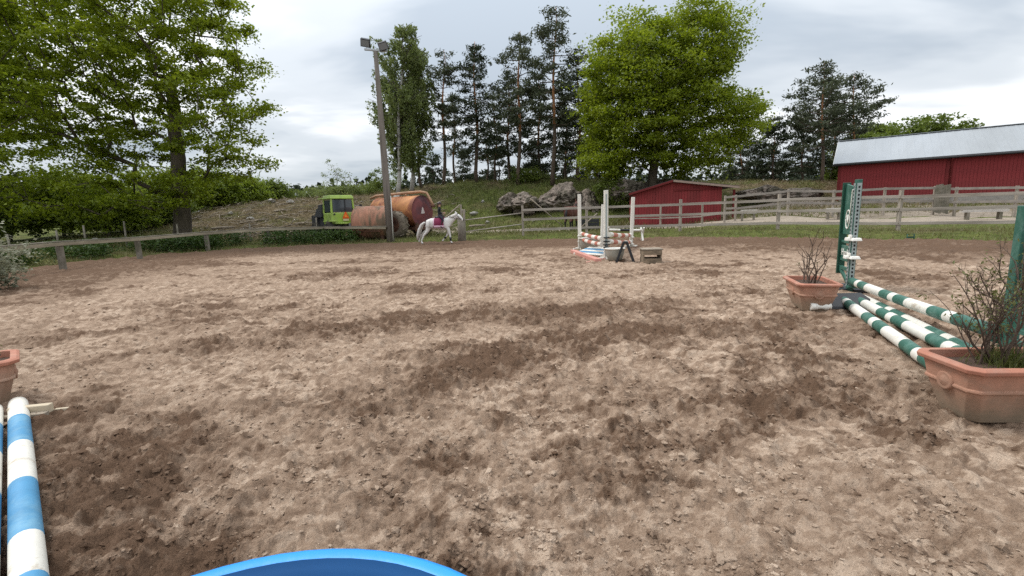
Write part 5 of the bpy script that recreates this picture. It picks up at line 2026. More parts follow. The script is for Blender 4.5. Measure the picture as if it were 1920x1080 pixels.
# bay horse behind the fence
m_bay = mk('bay_coat', (0.10, 0.035, 0.022), 0.7, 0.2, 5)
m_blackhair = mk('black_hair', (0.012, 0.01, 0.01), 0.8, 0.2)
hb = on_ground(1072, 26.8)
legs_s = [(0, [(-0.40, s_ * .11, .68, .11, .10), (-0.36, s_ * .12, .55, .075, .07), (-0.50, s_ * .12, .38, .045, .04), (-0.47, s_ * .12, .12, .030, .03), (-0.45, s_ * .12, .055, .036), (-0.42, s_ * .12, .015, .046)]) for s_ in (-1, 1)] + \
         [(3, [(0.34, s_ * .10, .66, .085, .08), (0.34, s_ * .10, .5, .06, .055), (0.34, s_ * .10, .30, .040, .04), (0.34, s_ * .10, .12, .028), (0.36, s_ * .10, .055, .034), (0.39, s_ * .10, .015, .046)]) for s_ in (-1, 1)]
head_s = [(0.47, 0, 0.99, .125, .15), (0.58, 0, 1.12, .085, .12), (0.70, 0, 1.25, .07, .10), (0.78, 0, 1.25, .07, .085), (0.86, 0, 1.15, .06, .07), (0.95, 0, 1.02, .042), (0.98, 0, 0.98, .036)]
bay = thing('horse', 'dark bay horse standing behind the rail fence near the white jump stands', 'horse', hb, rad(62))
bay.scale = (1.28, 1.28, 1.28)
me = horse_mesh('body', legs_s, head_s)
link('body', me, bay, [m_bay, m_blackhair, m_hoof])
face_paint(me, [(lambda c_: c_.z < 0.04, 2), (lambda c_: c_.z < 0.42, 1)])
MB().tube([(-0.62, 0, 0.92), (-0.70, 0, 0.75), (-0.70, 0, 0.35)], [0.04, 0.06, 0.02], 8).build('tail', m_blackhair, bay)
mt = MB()
for k in range(8):
    f = k / 7
    mt.tube([(0.40 + 0.32 * f, 0, 1.12 + 0.20 * f), (0.38 + 0.32 * f, -0.09, 1.02 + 0.20 * f)], [0.035, 0.02], 6)
mt.build('mane', m_blackhair, bay)
for sy_ in (-1, 1):
    MB().lathe([(0.028, 0), (0.032, 0.04), (0.002, 0.13)], 8, 0, Matrix.Translation((0.70, sy_ * 0.05, 1.31))).build('ear', m_bay, bay)
# dark feed trough beside it
fd_ = on_ground(1106, 26.0)
ft = thing('feed_trough', 'dark plank feed trough behind the fence right of the bay horse', 'trough', fd_, rad(-4))
for k in range(3):
    MB().box((0, -0.3, 0.14 + 0.2 * k), (0.95, 0.03, 0.17)).build('plank', m_dark, ft, 0.006)
    MB().box((0, 0.3, 0.14 + 0.2 * k), (0.95, 0.03, 0.17)).build('plank', m_dark, ft, 0.006)
for sx_ in (-0.45, 0.45):
    MB().box((sx_, 0, 0.33), (0.05, 0.57, 0.62)).build('end_board', m_dark, ft, 0.006)

# ------------------------------------------------------------------ JUMPS
m_wpaint = mk('white_paint', (0.66, 0.635, 0.57), 0.65, 0.08, 9, second=(0.42, 0.355, 0.275), sec_amt=(0.60, 0.69))
m_gpaint = mk('green_paint', (0.032, 0.112, 0.082), 0.55, 0.15, 9, second=(0.09, 0.18, 0.145), sec_amt=(0.5, 0.64))
m_dgreen = mk('dark_green_paint', (0.010, 0.062, 0.038), 0.5, 0.12, 6)
m_bpaint = mk('blue_paint', (0.065, 0.235, 0.41), 0.6, 0.14, 8, second=(0.14, 0.31, 0.44), sec_amt=(0.48, 0.64))
m_rpaint = mk('red_paint', (0.40, 0.13, 0.085), 0.6, 0.15, 8, second=(0.47, 0.25, 0.19), sec_amt=(0.5, 0.7))
m_salmon = mk('salmon_paint', (0.52, 0.24, 0.19), 0.7, 0.12, 8)
m_track = mk('zinc_track', (0.33, 0.38, 0.37), 0.5, 0.12, 10, metallic=0.3)
m_cup = mk('white_plastic', (0.74, 0.72, 0.66), 0.5, 0.05)
m_hole = mk('track_hole', (0.01, 0.012, 0.012), 0.9, 0.1)


def jump_pole(label, a, b_, R_, bands, mats, group, sag=0.0):
    """bands: [(fraction, material index), ...] lengths along the pole"""
    a, b_ = Vector(a), Vector(b_)
    tot = sum(x_ for x_, _ in bands)
    pts, rr, mi = [], [], []
    f = 0
    for x_, i_ in bands:
        nsub = 3
        for s_ in range(nsub):
            ff_ = (f + x_ * s_ / nsub) / tot
            pts.append((b_ - a) * ff_ - Vector((0, 0, sag * 4 * ff_ * (1 - ff_))))
            rr.append(R_)
            mi.append(i_)
        f += x_
    pts.append(b_ - a)
    rr.append(R_)
    rr[0] *= 0.97
    mb = MB().tube(pts, rr, 20, mi)
    o = mb.build('jump_pole', mats, None)
    o.location = a
    return tag(o, label, 'pole', group)


# --- right: green and white jump
FP = gp(1592, 548, 0.0)                 # foot of the far stand's inner post
NP = Vector((3.715, 3.34, 0))            # foot of the near stand's inner post
dirp = (FP - NP).normalized()
GG = 'green and white poles of the right-hand jump'
PR = 0.055
W_, G_ = 0, 1
bands = [(0.28, G_), (0.12, W_), (0.26, G_), (0.50, W_), (0.26, G_), (0.14, W_), (0.28, G_), (0.50, W_), (0.28, G_), (0.14, W_), (0.26, G_), (0.28, G_)]
pA0, pA1 = gp(1577, 560, PR + 0.01), gp(1737, 674, PR + 0.01)
dA = (pA1 - pA0).normalized()
jump_pole('green and white pole lying on the sand nearest the camera in the right jump', pA0, pA0 + dA * 3.15, PR, bands, [m_wpaint, m_gpaint], GG)
pB0, pB1 = gp(1603, 560, PR + 0.01), gp(1786, 655, PR + 0.01)
dB = (pB1 - pB0).normalized()
jump_pole('green and white pole on the sand just behind the front ground pole', pB0, pB0 + dB * 3.1, PR, bands[1:] + [(0.2, W_)], [m_wpaint, m_gpaint], GG)
pC0 = pB0 + Vector((0.15, 0.07, -0.01))
jump_pole('third ground pole mostly hidden behind the second one', pC0 + dB * 0.05, pC0 + dB * 3.15, PR, bands[3:] + bands[:2], [m_wpaint, m_gpaint], GG)
u0 = at(1597, 527, FP.y - 0.05)
u1 = NP + Vector((-0.06, 0.03, 0.30))
jump_pole('green and white upper pole hung on the stands of the right jump', u0, u1, PR, bands, [m_wpaint, m_gpaint], GG, 0.02)


def wing(label, foot, ang_, HP, HO, text=True, cups=(0.52, 0.78), rest=0.18):
    """jump stand: perforated inner post at the origin, boards and an outer post along local +x"""
    root = thing('jump_stand', label, 'jump stand', foot, ang_, 'green jump stands of the right-hand jump')
    WX = 0.50
    MB().box((0, 0, HP / 2), (0.085, 0.075, HP)).build('inner_post', m_gpaint, root, 0.006)
    tk_ = MB().box((-0.005, 0.044, HP / 2 + 0.02), (0.055, 0.010, HP - 0.14)).build('cup_track', m_track, root)
    tk2_ = MB().box((-0.049, 0.0, HP / 2 + 0.02), (0.010, 0.055, HP - 0.14)).build('cup_track', m_track, root)
    for par_, ax in ((tk_, 0), (tk2_, 1)):
        hb_ = MB()
        z_ = 0.14
        while z_ < HP - 0.1:
            if ax == 0:
                hb_.box((-0.005, 0.0500, z_), (0.02, 0.004, 0.028))
            else:
                hb_.box((-0.0550, 0, z_), (0.004, 0.02, 0.028))
            z_ += 0.055
        hb_.build('track_holes', m_hole, par_)['kind'] = 'stuff'
    MB().box((WX, 0, (HO + 0.22) / 2), (0.045, 0.10, HO - 0.22)).build('outer_post', m_dgreen, root, 0.005)
    # big upper panel with the emblem
    zt0, zt1 = HO * 0.52, HO - 0.02
    pn_ = MB()
    pn_.add([(0.05, -0.012, zt0), (WX - 0.03, -0.012, zt0), (WX - 0.03, -0.012, zt1), (0.16, -0.012, zt1 - 0.05), (0.05, -0.012, zt1 - 0.2),
             (0.05, 0.012, zt0), (WX - 0.03, 0.012, zt0), (WX - 0.03, 0.012, zt1), (0.16, 0.012, zt1 - 0.05), (0.05, 0.012, zt1 - 0.2)],
            [(0, 1, 2, 3, 4), (9, 8, 7, 6, 5), (0, 5, 6, 1), (1, 6, 7, 2), (2, 7, 8, 3), (3, 8, 9, 4), (4, 9, 5, 0)])
    pnl = pn_.build('upper_panel', m_gpaint, root, 0.003)
    for z_, h_ in ((HO * 0.45, 0.035), (HO * 0.20, 0.05), (HO * 0.28, 0.035)):
        MB().box((WX / 2, 0, z_), (WX - 0.06, 0.04, h_)).build('crossbar', m_gpaint, root, 0.004)
    MB().box((WX / 2, 0, HO * 0.345), (WX - 0.06, 0.024, HO * 0.14)).build('name_board', m_gpaint, root, 0.003)
    MB().bar((0.04, 0, 0.10), (WX, 0, HO * 0.19), 0.035, 0.05).build('brace', m_gpaint, root, 0.004)
    if text:
        # emblem: a ring with a V in it and a long stem ending in a hook
        em = MB()
        cz, cx_ = HO * 0.66, 0.27
        ring = [(cx_ + 0.085 * math.cos(a), 0.016, cz + 0.135 * math.sin(a)) for a in np.linspace(0, 2 * math.pi, 33)]
        em.tube(ring, 0.009, 6)
        em.tube([(cx_ + 0.038, 0.016, cz + 0.065), (cx_ + 0.0, 0.016, cz - 0.06), (cx_ - 0.04, 0.016, cz + 0.07)], 0.009, 6)
        em.tube([(cx_ - 0.078, 0.016, cz + 0.05), (cx_ - 0.09, 0.016, cz + 0.22), (cx_ - 0.105, 0.016, cz + 0.40), (cx_ - 0.12, 0.016, cz + 0.425), (cx_ - 0.15, 0.016, cz + 0.42)], 0.009, 6)
        em.build('emblem', m_cup, pnl)
        fc = bpy.data.curves.new('txt', 'FONT')
        fc.body = 'Hanby'
        fc.size = 0.15
        fc.extrude = 0.003
        fc.align_x = 'CENTER'
        fo = bpy.data.objects.new('txt', fc)
        col.objects.link(fo)
        bpy.context.view_layer.update()
        tm_ = bpy.data.meshes.new_from_object(fo.evaluated_get(bpy.context.evaluated_depsgraph_get()))
        bpy.data.objects.remove(fo)
        to_ = link('lettering', tm_, root, [m_cup])
        Mt = Matrix(((-1, 0, 0, WX / 2), (0, 0, 1, 0.0155), (0, 1, 0, HO * 0.32), (0, 0, 0, 1)))
        to_.matrix_local = Mt
    for z_ in cups:
        cp = MB()
        cp.box((-0.01, 0.075, z_), (0.12, 0.06, 0.05), taper=(0.9, 0.8))
        cp.box((-0.11, 0.0, z_), (0.10, 0.13, 0.045), taper=(0.7, 0.8))
        cp.box((-0.02, 0.05, z_ + 0.04), (0.10, 0.03, 0.05))
        cp.build('cup', m_cup, root, 0.012)
    MB().box((-0.09, 0.0, rest - PR - 0.025), (0.11, 0.12, 0.03)).build('cup', m_gpaint, root, 0.006)
    ftm = MB()
    for s_ in (-1, 1):
        ftm.bar((0.0, s_ * 0.03, 0.03), (0.02, s_ * 0.40, 0.025), 0.12, 0.05)
        ftm.bar((WX, s_ * 0.03, 0.03), (WX, s_ * 0.36, 0.025), 0.10, 0.05)
    ftm.box((WX / 2, 0, 0.03), (WX, 0.09, 0.05))
    ftm.build('foot', m_black, root, 0.008)
    return root


aw = math.atan2(dirp.y, dirp.x)
wing('tall green jump stand with white ring emblem and perforated post', FP, aw, 1.62, 1.60, True, rest=u0.z)
# the near stand's outer side faces the camera, so it runs the other way
wing('green jump stand at the right edge of the frame behind the near planter', NP, aw + math.pi, 1.24, 1.22, False, cups=(), rest=u1.z)
# black rubber ramp by the far stand
rp_ = MB()
rp_.add([(-0.34, -0.16, 0.0), (0.34, -0.20, 0.0), (0.26, 0.22, 0.0), (-0.30, 0.22, 0.0), (-0.32, -0.14, 0.035), (0.30, -0.17, 0.05), (0.22, 0.19, 0.16), (-0.27, 0.19, 0.14)],
        [(0, 3, 2, 1), (4, 5, 6, 7), (0, 1, 5, 4), (1, 2, 6, 5), (2, 3, 7, 6), (3, 0, 4, 7)])
o = rp_.build('rubber_wedge', m_black, None, 0.01)
o.location = gp(1588, 576, 0)
o.rotation_euler = (0, 0, rad(-14))
tag(o, 'black rubber wedge on the sand beside the far planter', 'wedge')
# white double knob: a cast-off pole cup
g_ = gp(1537, 586, 0.0)
o = MB().tube([(-0.11, 0, 0.045), (-0.105, 0, 0.045), (-0.05, 0, 0.045), (-0.015, 0, 0.04), (0.015, 0, 0.04), (0.05, 0, 0.045), (0.11, 0, 0.045), (0.113, 0, 0.045)],
              [0.035, 0.045, 0.044, 0.026, 0.026, 0.044, 0.045, 0.036], 16).build('pole_cup', m_cup)
o.location = g_ + Vector((0, 0, 0.03))
o.rotation_euler = (0, 0, rad(-8))
tag(o, 'white waisted plastic piece lying before the far planter', 'jump cup')

# --- planters
m_terra = mk('terracotta', (0.43, 0.215, 0.145), 0.85, 0.14, 6, second=(0.37, 0.235, 0.17), dirt=((0.235, 0.175, 0.12), 0.03, 0.30), bump=0.002, bscale=60)
m_terra_rim = mk('terracotta_rim', (0.38, 0.16, 0.105), 0.8, 0.16, 8, second=(0.36, 0.20, 0.145))
m_soil = mk('potting_soil', (0.07, 0.042, 0.028), 1.0, 0.35, 20, bump=0.02, bscale=30)


def rect_ring(hx, hy, ch, z_):
    return [(-hx + ch, -hy, z_), (hx - ch, -hy, z_), (hx, -hy + ch, z_), (hx, hy - ch, z_), (hx - ch, hy, z_), (-hx + ch, hy, z_), (-hx, hy - ch, z_), (-hx, -hy + ch, z_)]


def loft(rings, mat=0):
    mb = MB()
    n_ = len(rings[0])
    vv = [p for r_ in rings for p in r_]
    ff = [(i * n_ + k, i * n_ + (k + 1) % n_, (i + 1) * n_ + (k + 1) % n_, (i + 1) * n_ + k) for i in range(len(rings) - 1) for k in range(n_)]
    ff.append(tuple(reversed(range(n_))))
    mb.add(vv, ff, mat)
    return mb


def planter(label, c, yaw, Lx=0.72, Ly=0.44, Hh=0.36):
    root = thing('planter', label, 'planter', c, yaw, 'terracotta planters beside the jumps')
    a, b_ = Lx / 2, Ly / 2
    rings = []
    for f, ins in ((0, 0.10), (0.02, 0.085), (0.50, 0.035), (0.56, 0.030), (0.565, 0.018), (0.61, 0.018), (0.615, 0.026), (0.90, 0.008), (0.905, 0.0)):
        rings.append(rect_ring(a - ins, b_ - ins, 0.045, Hh * f))
    loft(rings).build('pot', m_terra, root, 0.004)
    rings = [rect_ring(a - 0.004, b_ - 0.004, 0.045, Hh * 0.89), rect_ring(a + 0.018, b_ + 0.018, 0.055, Hh * 0.905), rect_ring(a + 0.022, b_ + 0.022, 0.055, Hh * 0.97),
             rect_ring(a + 0.006, b_ + 0.006, 0.05, Hh), rect_ring(a - 0.028, b_ - 0.028, 0.035, Hh), rect_ring(a - 0.034, b_ - 0.034, 0.035, Hh * 0.80)]
    mb = loft(rings)
    mb.f.pop(), mb.m.pop(), mb.sm.pop()
    mb.build('rim', m_terra_rim, root, 0.004)
    sv = rect_ring(a - 0.033, b_ - 0.033, 0.035, Hh * 0.86)
    MB().add([(0, 0, Hh * 0.89)] + sv, [(0, k + 1, (k + 1) % 8 + 1) for k in range(8)]).build('soil', m_soil, root)
    for yw, off in ((0, b_), (math.pi, b_), (math.pi / 2, a), (-math.pi / 2, a)):
        Mo = Matrix.Rotation(yw, 4, 'Z') @ Matrix.Translation((0, -off + 0.028, Hh * 0.62)) @ Matrix.Rotation(rad(90), 4, 'X')
        MB().lathe([(0.056, -0.02), (0.056, 0.012), (0.048, 0.018), (0.036, 0.012), (0.03, 0.016), (0.012, 0.024), (0.001, 0.025)], 18, 0, Mo).build('medallion', m_terra, root)
    return root


planter('far terracotta planter with sparse twigs beside the emblem jump stand', (3.76, 5.72, 0.0), rad(73))
planter('near terracotta planter at the right edge holding the dense twiggy shrub', (2.95, 2.63, 0.0), rad(-4), 0.74, 0.42)
planter('terracotta planter cut off by the left edge of the frame', (-4.06, 3.16, 0.0), rad(46.6))


def twigs(label, c, nst, hgt, spread, seed, leafy=0.0, name='twiggy_shrub', sub=3, base=(0.2, 0.08)):
    r = np.random.default_rng(seed)
    root = thing(name, label, 'shrub', c)
    mb = MB()
    tips = []

    def br_(p, d_, ln, rr_, dep):
        pts, q_ = [Vector(p)], Vector(p)
        d_ = Vector(d_).normalized()
        nn = 4
        for s_ in range(nn):
            d_ = (d_ + Vector(r.normal(0, 0.17, 3)) + Vector((0, 0, 0.05))).normalized()
            q_ = q_ + d_ * ln / nn
            pts.append(q_.copy())
        mb.tube(pts, [rr_ * (1 - 0.55 * k / nn) for k in range(nn + 1)], 5 if rr_ > 0.004 else 3, 0, caps=False)
        tips.append((pts[-1], d_))
        if dep > 0:
            for k in range(int(r.integers(2, 5))):
                s_ = int(r.integers(1, nn + 1))
                side = Vector(r.normal(0, 1, 3))
                nd = (d_ * 0.75 + side.normalized() * 0.75 + Vector((0, 0, 0.25))).normalized()
                br_(pts[s_], nd, ln * r.uniform(0.35, 0.65), rr_ * 0.55, dep - 1)
    for k in range(nst):
        a = r.uniform(0, 6.283)
        p = (base[0] * math.cos(a) * r.uniform(0, 1), base[1] * math.sin(a) * r.uniform(0, 1), 0)
        d_ = Vector((math.cos(a) * spread * r.uniform(0.1, 1), math.sin(a) * spread * r.uniform(0.1, 1), 1))
        br_(p, d_, hgt * r.uniform(0.5, 0.85), r.uniform(0.005, 0.009), sub)
    mb.build('stems', mk('twig_bark', (0.085, 0.058, 0.042), 0.9, 0.25, 12), root)
    if leafy:
        X = np.array([t_[0] + Vector(r.normal(0, 0.015, 3)) for t_ in tips if r.uniform() < leafy for _ in range(3)])
        if len(X):
            V, f = leaf_quads(X, 0.022, 0.4, 0.5, r)
            np_obj('leaves', V, f, leafmat('bud_leaf', (0.08, 0.09, 0.02), (0.17, 0.17, 0.05), 0.35), root)
    return root


twigs('sparse leafless shrub in the far planter', (3.76, 5.72, 0.31), 9, 0.62, 0.75, 401, 0.12, sub=1, base=(0.1, 0.18))
twigs('dense bare shrub with budding twigs in the near planter', (2.90, 2.66, 0.31), 19, 0.62, 0.55, 402, 0.35, sub=3, base=(0.14, 0.08))
r = np.random.default_rng(5)
n = 900
X = np.stack([r.normal(3.0, 0.09, n), r.normal(2.62, 0.06, n), np.full(n, 0.31)], 1)
V, f = blades(X, r.uniform(0.04, 0.13, n), np.full(n, 0.004), r, 0.5)
tag(np_obj('planter_grass', V, f, m_grass, kind='stuff'), 'tuft of green grass growing in the near planter')
twigs('low dead plant in the left planter', (-3.97, 3.26, 0.31), 7, 0.12, 1.2, 403, 0.3, sub=2, base=(0.15, 0.1))

# --- left: blue and white poles on the sand
PB = 0.052
e0 = gp(34, 757, PB + 0.012)
e1 = gp(53, 1075, PB + 0.012)
bv = [(gp(35 + (v_ - 757) * 0.06, v_, PB + 0.012) - e0).length for v_ in (790, 840, 912, 1016)]
bb = [(bv[0], 0), (bv[1] - bv[0], 1), (bv[2] - bv[1], 0), (bv[3] - bv[2], 1)] + [(0.33, 0), (0.33, 1), (0.33, 0), (0.25, 1)]
dl = (e1 - e0).normalized()
dl.z = 0
dl.normalize()
e1x = e0 + dl * sum(x_ for x_, _ in bb)
jump_pole('blue and white pole at lower left, right one of the pair', e0, e1x, PB, bb, [m_wpaint, m_bpaint], 'blue and white poles of the left jump')
sd_n = Vector((-dl.y, dl.x, 0))
if sd_n.x > 0:
    sd_n = -sd_n
f0 = e0 + sd_n * 0.122 + dl * 0.03
jump_pole('blue and white pole cut by the left edge of the frame', f0, f0 + dl * sum(x_ for x_, _ in bb), PB, bb, [m_wpaint, m_bpaint], 'blue and white poles of the left jump')
pk = gp(70, 780, 0.02)
st = thing('wooden_offcut', 'bleached plank offcut on the sand behind the end of the blue pole', 'plank', pk, rad(12))
MB().box((-0.03, 0.0, 0.05), (0.24, 0.05, 0.06)).build('plank', mk('bleached_wood', (0.48, 0.40, 0.29), 0.9, 0.15, 6, stretch=(1, 5, 5)), st, 0.005)
MB().box((-0.04, -0.05, 0.02), (0.26, 0.05, 0.04)).build('plank', m_deadwood, st, 0.005)
MB().box((0.13, 0.03, 0.02), (0.08, 0.025, 0.02)).build('splinter', MATS['bleached_wood'], st, 0.003)

# --- blue plastic drum at the bottom of the frame
m_blue = mk('blue_plastic', (0.014, 0.255, 0.68), 0.42, 0.08, 9, second=(0.10, 0.26, 0.50), sec_amt=(0.60, 0.78), spec=0.5, bump=0.0015, bscale=25)
DT, DRR = 0.85, 0.365
dc = gp(598, 1017, DT)
hd_ = Vector((dc.x, dc.y, 0)).normalized()
dcc = Vector((dc.x, dc.y, 0)) - Vector((0.0, 1, 0)) * DRR + Vector((0.022, 0, 0))
drum = thing('plastic_drum', 'bright blue plastic drum with rolled rim right below the camera', 'drum', (dcc.x, dcc.y, 0))
R_ = DRR
body = [(0.001, 0.0), (R_ - 0.05, 0.0), (R_ - 0.02, 0.02), (R_ - 0.012, 0.06), (R_ - 0.02, DT * 0.33), (R_ - 0.005, DT * 0.36), (R_ - 0.005, DT * 0.40), (R_ - 0.02, DT * 0.43),
        (R_ - 0.02, DT * 0.63), (R_ - 0.005, DT * 0.66), (R_ - 0.005, DT * 0.70), (R_ - 0.02, DT * 0.73), (R_ - 0.02, DT - 0.10), (R_ - 0.006, DT - 0.055)]
MB().lathe(body, 64, 0).build('barrel', m_blue, drum)
rim_ = [(R_ - 0.006, DT - 0.055), (R_, DT - 0.04), (R_ + 0.002, DT - 0.02), (R_ - 0.008, DT - 0.004), (R_ - 0.016, DT), (R_ - 0.026, DT - 0.004)]
MB().lathe(rim_, 64, 0).build('rim', m_blue, drum)
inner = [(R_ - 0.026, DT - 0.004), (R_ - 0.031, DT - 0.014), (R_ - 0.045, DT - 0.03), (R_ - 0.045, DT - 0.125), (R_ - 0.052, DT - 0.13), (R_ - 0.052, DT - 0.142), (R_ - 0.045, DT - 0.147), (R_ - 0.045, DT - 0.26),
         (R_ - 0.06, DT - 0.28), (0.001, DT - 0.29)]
MB().lathe(inner, 64, 0).build('inner_wall', mk('blue_plastic_shaded', (0.005, 0.075, 0.22), 0.5, 0.12, 4), drum)  # same plastic as the barrel, darkened to paint in the shade inside

# --- centre: red and white jump
def white_stand(label, p, h_, wpx=0.09, track=True, lean=0.0):
    root = thing('jump_stand', label, 'jump stand', p, 0, 'white stands of the centre jump')
    MB().box((lean * 0.5, 0, h_ / 2), (wpx, wpx, h_), rot=Matrix.Rotation(math.atan2(lean, h_), 3, 'Y')).build('post', m_wpaint, root, 0.008)
    if track:
        hb_ = MB().box((0, -wpx / 2 - 0.004, h_ / 2), (0.035, 0.008, h_ - 0.2)).build('cup_track', m_track, root)
    for a in (0, 90):
        MB().box((0, 0, 0.03), (0.5, 0.07, 0.05), rz=rad(a + 20)).build('foot', m_wpaint, root, 0.006)
    return root


S1 = gp(1136, 486, 0)
S2 = gp(1087, 468, 0)
S3 = gp(1183, 463, 0)
S4 = gp(1129, 466, 0)
white_stand('tallest white jump stand with grey cup track in front of the centre jump', S1, 1.82, 0.105)
white_stand('white jump stand at the left corner of the centre jump', S2, 1.86, 0.105, False)
white_stand('white jump stand at the right corner of the centre jump', S3, 1.72, 0.105, False, 0.06)
white_stand('shorter white stand behind the tallest one', S4, 1.5, 0.13, False, 0.05)
CG = 'red and white poles of the centre jump'
rb = [(0.3, 0), (0.55, 1), (0.5, 0), (0.6, 1), (0.5, 0), (0.4, 1), (0.35, 0)]


def P3(S, z_, off=(0, 0)):
    return Vector((S.x + off[0], S.y + off[1], z_))


jump_pole('upper red and white pole on the left side of the centre jump', P3(S2, 0.55, (0.05, -0.11)), P3(S1, 0.56, (-0.10, 0.02)), 0.06, rb, [m_wpaint, m_rpaint], CG, 0.02)
jump_pole('lower red and white pole on the left side of the centre jump', P3(S2, 0.36, (0.05, -0.11)), P3(S1, 0.40, (-0.10, 0.02)), 0.06, rb, [m_wpaint, m_rpaint], CG, 0.02)
jump_pole('upper red and white pole on the right side of the centre jump', P3(S1, 0.66, (0.10, 0.05)), P3(S3, 0.42, (-0.05, -0.12)), 0.065, rb, [m_wpaint, m_rpaint], CG, 0.02)
jump_pole('lower red and white pole on the right side of the centre jump', P3(S1, 0.47, (0.10, 0.05)), P3(S3, 0.18, (-0.05, -0.12)), 0.065, rb, [m_wpaint, m_rpaint], CG, 0.02)
for S, zs_ in ((S1, (0.56, 0.40, 0.66, 0.47)), (S2, (0.55, 0.36)), (S3, (0.42, 0.18))):
    for z_ in zs_:
        # cups are parts of the stand they hang on
        root = [o for o in col.objects if o.name.startswith('jump_stand') and (Vector(o.location) - S).length < 0.01][0]
        MB().box((0.0, -0.09, z_ - 0.075), (0.16, 0.10, 0.03)).build('cup', m_black if S is S1 else m_cup, root, 0.006)
# salmon board on the ground
a, b_ = gp(1074, 471, 0.05), gp(1122, 489, 0.05)
o = MB().bar((0, 0, 0), b_ - a, 0.16, 0.10).build('ground_board', m_salmon, None, 0.01)
o.location = a
tag(o, 'faded red ground board lying in front of the centre jump', 'board')
a, b_ = gp(1100, 492, 0.02), gp(1134, 485, 0.02)
o = MB().bar((0, 0, 0), b_ - a, 0.05, 0.03).build('ground_lath', m_salmon, None, 0.004)
o.location = a
tag(o, 'thin orange lath on the sand at the foot of the tallest stand', 'lath')
# blue and white water tray
tc_ = gp(1118, 478, 0.0)
tray = thing('water_tray', 'blue and white striped filler tray under the left poles of the centre jump', 'tray', tc_, rad(-55))
for k in range(5):
    MB().box((0, -0.28 + 0.14 * k, 0.05 + 0.03 * k), (1.25, 0.12, 0.03), rot=Matrix.Rotation(rad(14), 3, 'X')).build('slat', m_bpaint if k % 2 else m_wpaint, tray, 0.004)
for sx_ in (-0.6, 0.6):
    MB().bar((sx_, -0.34, 0.02), (sx_, 0.34, 0.16), 0.05, 0.06).build('side_board', m_wpaint, tray, 0.004)
# tubs
m_tub = mk('grey_tub', (0.34, 0.33, 0.28), 0.7, 0.12, 5, second=(0.27, 0.24, 0.19))


def tub(label, p, R_, h_):
    root = thing('tub', label, 'tub', p, 0, 'round grey tubs of the centre jump')
    prof = [(0.001, 0.0), (R_ * 0.55, 0.0), (R_ * 0.72, 0.03), (R_ * 0.9, h_ * 0.5), (R_ * 0.98, h_ * 0.92)]
    MB().lathe(prof, 32).build('bowl', m_tub, root)
    MB().lathe([(R_ * 0.98, h_ * 0.92), (R_ * 1.05, h_ * 0.94), (R_ * 1.06, h_), (R_ * 1.0, h_), (R_ * 0.97, h_ * 0.95), (R_ * 0.85, h_ * 0.45), (R_ * 0.6, 0.05), (0.001, 0.05)], 32).build('rim', m_cup if R_ > 0.2 else m_tub, root)


tub('pale round tub between the tallest stand and the black trestle', gp(1153, 489, 0), 0.25, 0.33)
tub('round grey tub under the poles at the left corner of the centre jump', gp(1103, 469, 0), 0.32, 0.42)
# black trestle
tp_ = gp(1172, 491, 0)
trs = thing('trestle', 'black A-shaped trestle in front of the right centre pole', 'trestle', tp_, rad(-14))
HT = 0.50
for sy_ in (-0.14, 0.14):
    for s_ in (-1, 1):
        MB().bar((s_ * 0.21, sy_, 0.0), (s_ * 0.035, sy_ * 0.6, HT), 0.06, 0.08, up=(0, 1, 0)).build('leg', m_black, trs, 0.006)
MB().box((0, 0, HT - 0.01), (0.13, 0.26, 0.05)).build('top', m_black, trs, 0.008)
for s_ in (-1, 1):
    MB().bar((s_ * 0.13, -0.12, 0.24), (s_ * 0.13, 0.12, 0.24), 0.04, 0.04).build('spreader', m_black, trs, 0.004)
# wooden step box
wb = gp(1220, 493, 0)
bx_ = thing('wooden_crate', 'weathered wooden step box right of the black trestle', 'crate', wb, rad(-6))
m_crate = mk('weathered_crate', (0.23, 0.175, 0.12), 0.95, 0.25, 6, second=(0.13, 0.10, 0.07), stretch=(1, 4, 4))
for k in range(3):
    MB().box((0, -0.16 + 0.16 * k, 0.345), (0.48, 0.15, 0.028)).build('top_plank', m_deadwood, bx_, 0.004)
for k in range(2):
    MB().box((0.0, -0.215, 0.07 + 0.20 * k), (0.44, 0.022, 0.12 if k == 0 else 0.11)).build('front_plank', m_crate, bx_, 0.004)
    MB().box((0.0, 0.215, 0.07 + 0.20 * k), (0.44, 0.022, 0.12)).build('back_plank', m_crate, bx_, 0.004)
for sx_ in (-0.2, 0.2):
    MB().box((sx_, 0, 0.165), (0.03, 0.405, 0.33)).build('side', m_crate, bx_, 0.004)
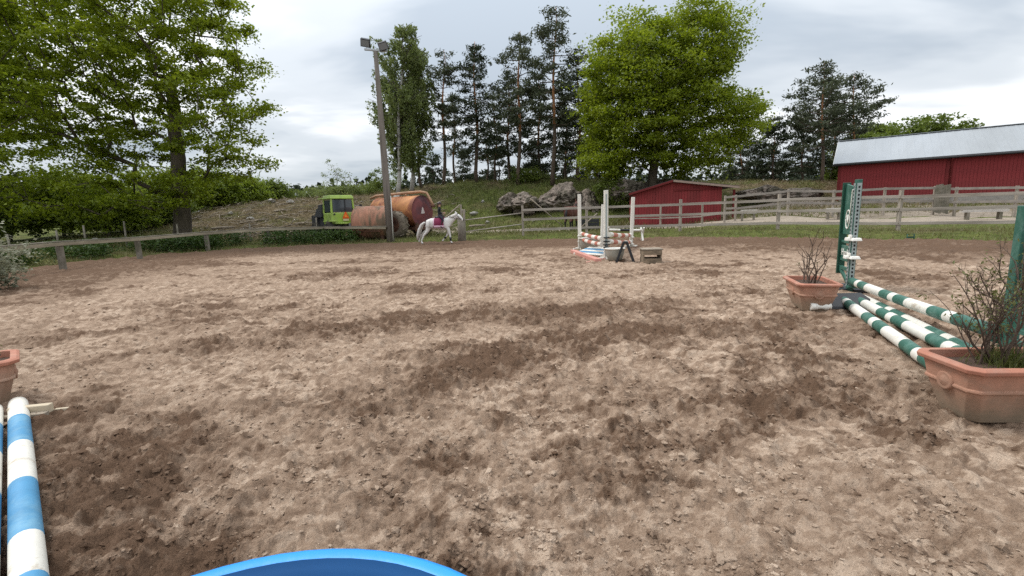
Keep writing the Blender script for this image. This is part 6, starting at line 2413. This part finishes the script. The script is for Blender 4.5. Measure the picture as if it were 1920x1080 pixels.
# black and white cavaletti pole beyond
Yc = 19.2
a, b_ = at(1140, 431, Yc), at(1203, 432, Yc)
jump_pole('white and black pole lying level beyond the centre jump', a, b_, 0.05, [(0.5, 0), (0.55, 1), (0.35, 0)], [m_wpaint, m_black], CG)
for k, (p, lab) in enumerate(((a, 'short white support at the left end of the level black and white pole'), (b_, 'white cross support at the right end of the level black and white pole'))):
    st = thing('cavaletti_stand', lab, 'stand', (p.x + (0.03 if k else -0.03), p.y, 0), 0)
    for s_ in (-1, 1):
        MB().bar((s_ * 0.0 - 0.02 + 0.045 * (s_ + 1) / 2, s_ * 0.2, 0.0), (-0.02 + 0.045 * (s_ + 1) / 2, -s_ * 0.14, p.z + 0.12), 0.04, 0.07, up=(1, 0, 0)).build('leg', m_wpaint, st, 0.004)
# pale boards stacked in the yard
for k, (u, Y, ln, lab) in enumerate([(1842, 21.3, 1.6, 'pale stack of boards lying under the yard fence on the right'), (1402, 25.0, 0.8, 'short pale boards lying right of the shed'), (1562, 23.6, 0.7, 'white board left of the barn corner behind the fence')]):
    g_ = on_ground(u, Y)
    st = thing('board_stack', lab, 'boards', g_, rad(-25))
    for q_ in range(4):
        MB().box((0.04 * (q_ % 2), 0.0, 0.06 + 0.055 * q_ + 0.35), (ln, 0.3 - 0.03 * q_, 0.045)).build('board', mk('pale_boards', (0.5, 0.46, 0.42), 0.85, 0.12), st, 0.004)
    for sx_ in (-0.35, 0.35):
        MB().box((sx_ * ln, 0, 0.17), (0.1, 0.3, 0.42)).build('bearer', m_oldwood, st, 0.004)
# small green lamp box on the grass by the fence
g_ = gp(1707, 447, 0.1)
g_.z = tz1(g_.x, g_.y)
st = thing('hurdle', 'small dark green metal hurdle in the grass by the right fence', 'hurdle', g_)
MB().tube([(-0.12, 0, -0.05), (-0.11, 0, 0.2), (0.11, 0, 0.2), (0.12, 0, -0.05)], 0.018, 8).build('hoop', m_dgreen, st)
MB().box((0, 0, 0.10), (0.2, 0.015, 0.05)).build('crossbar', m_dgreen, st)
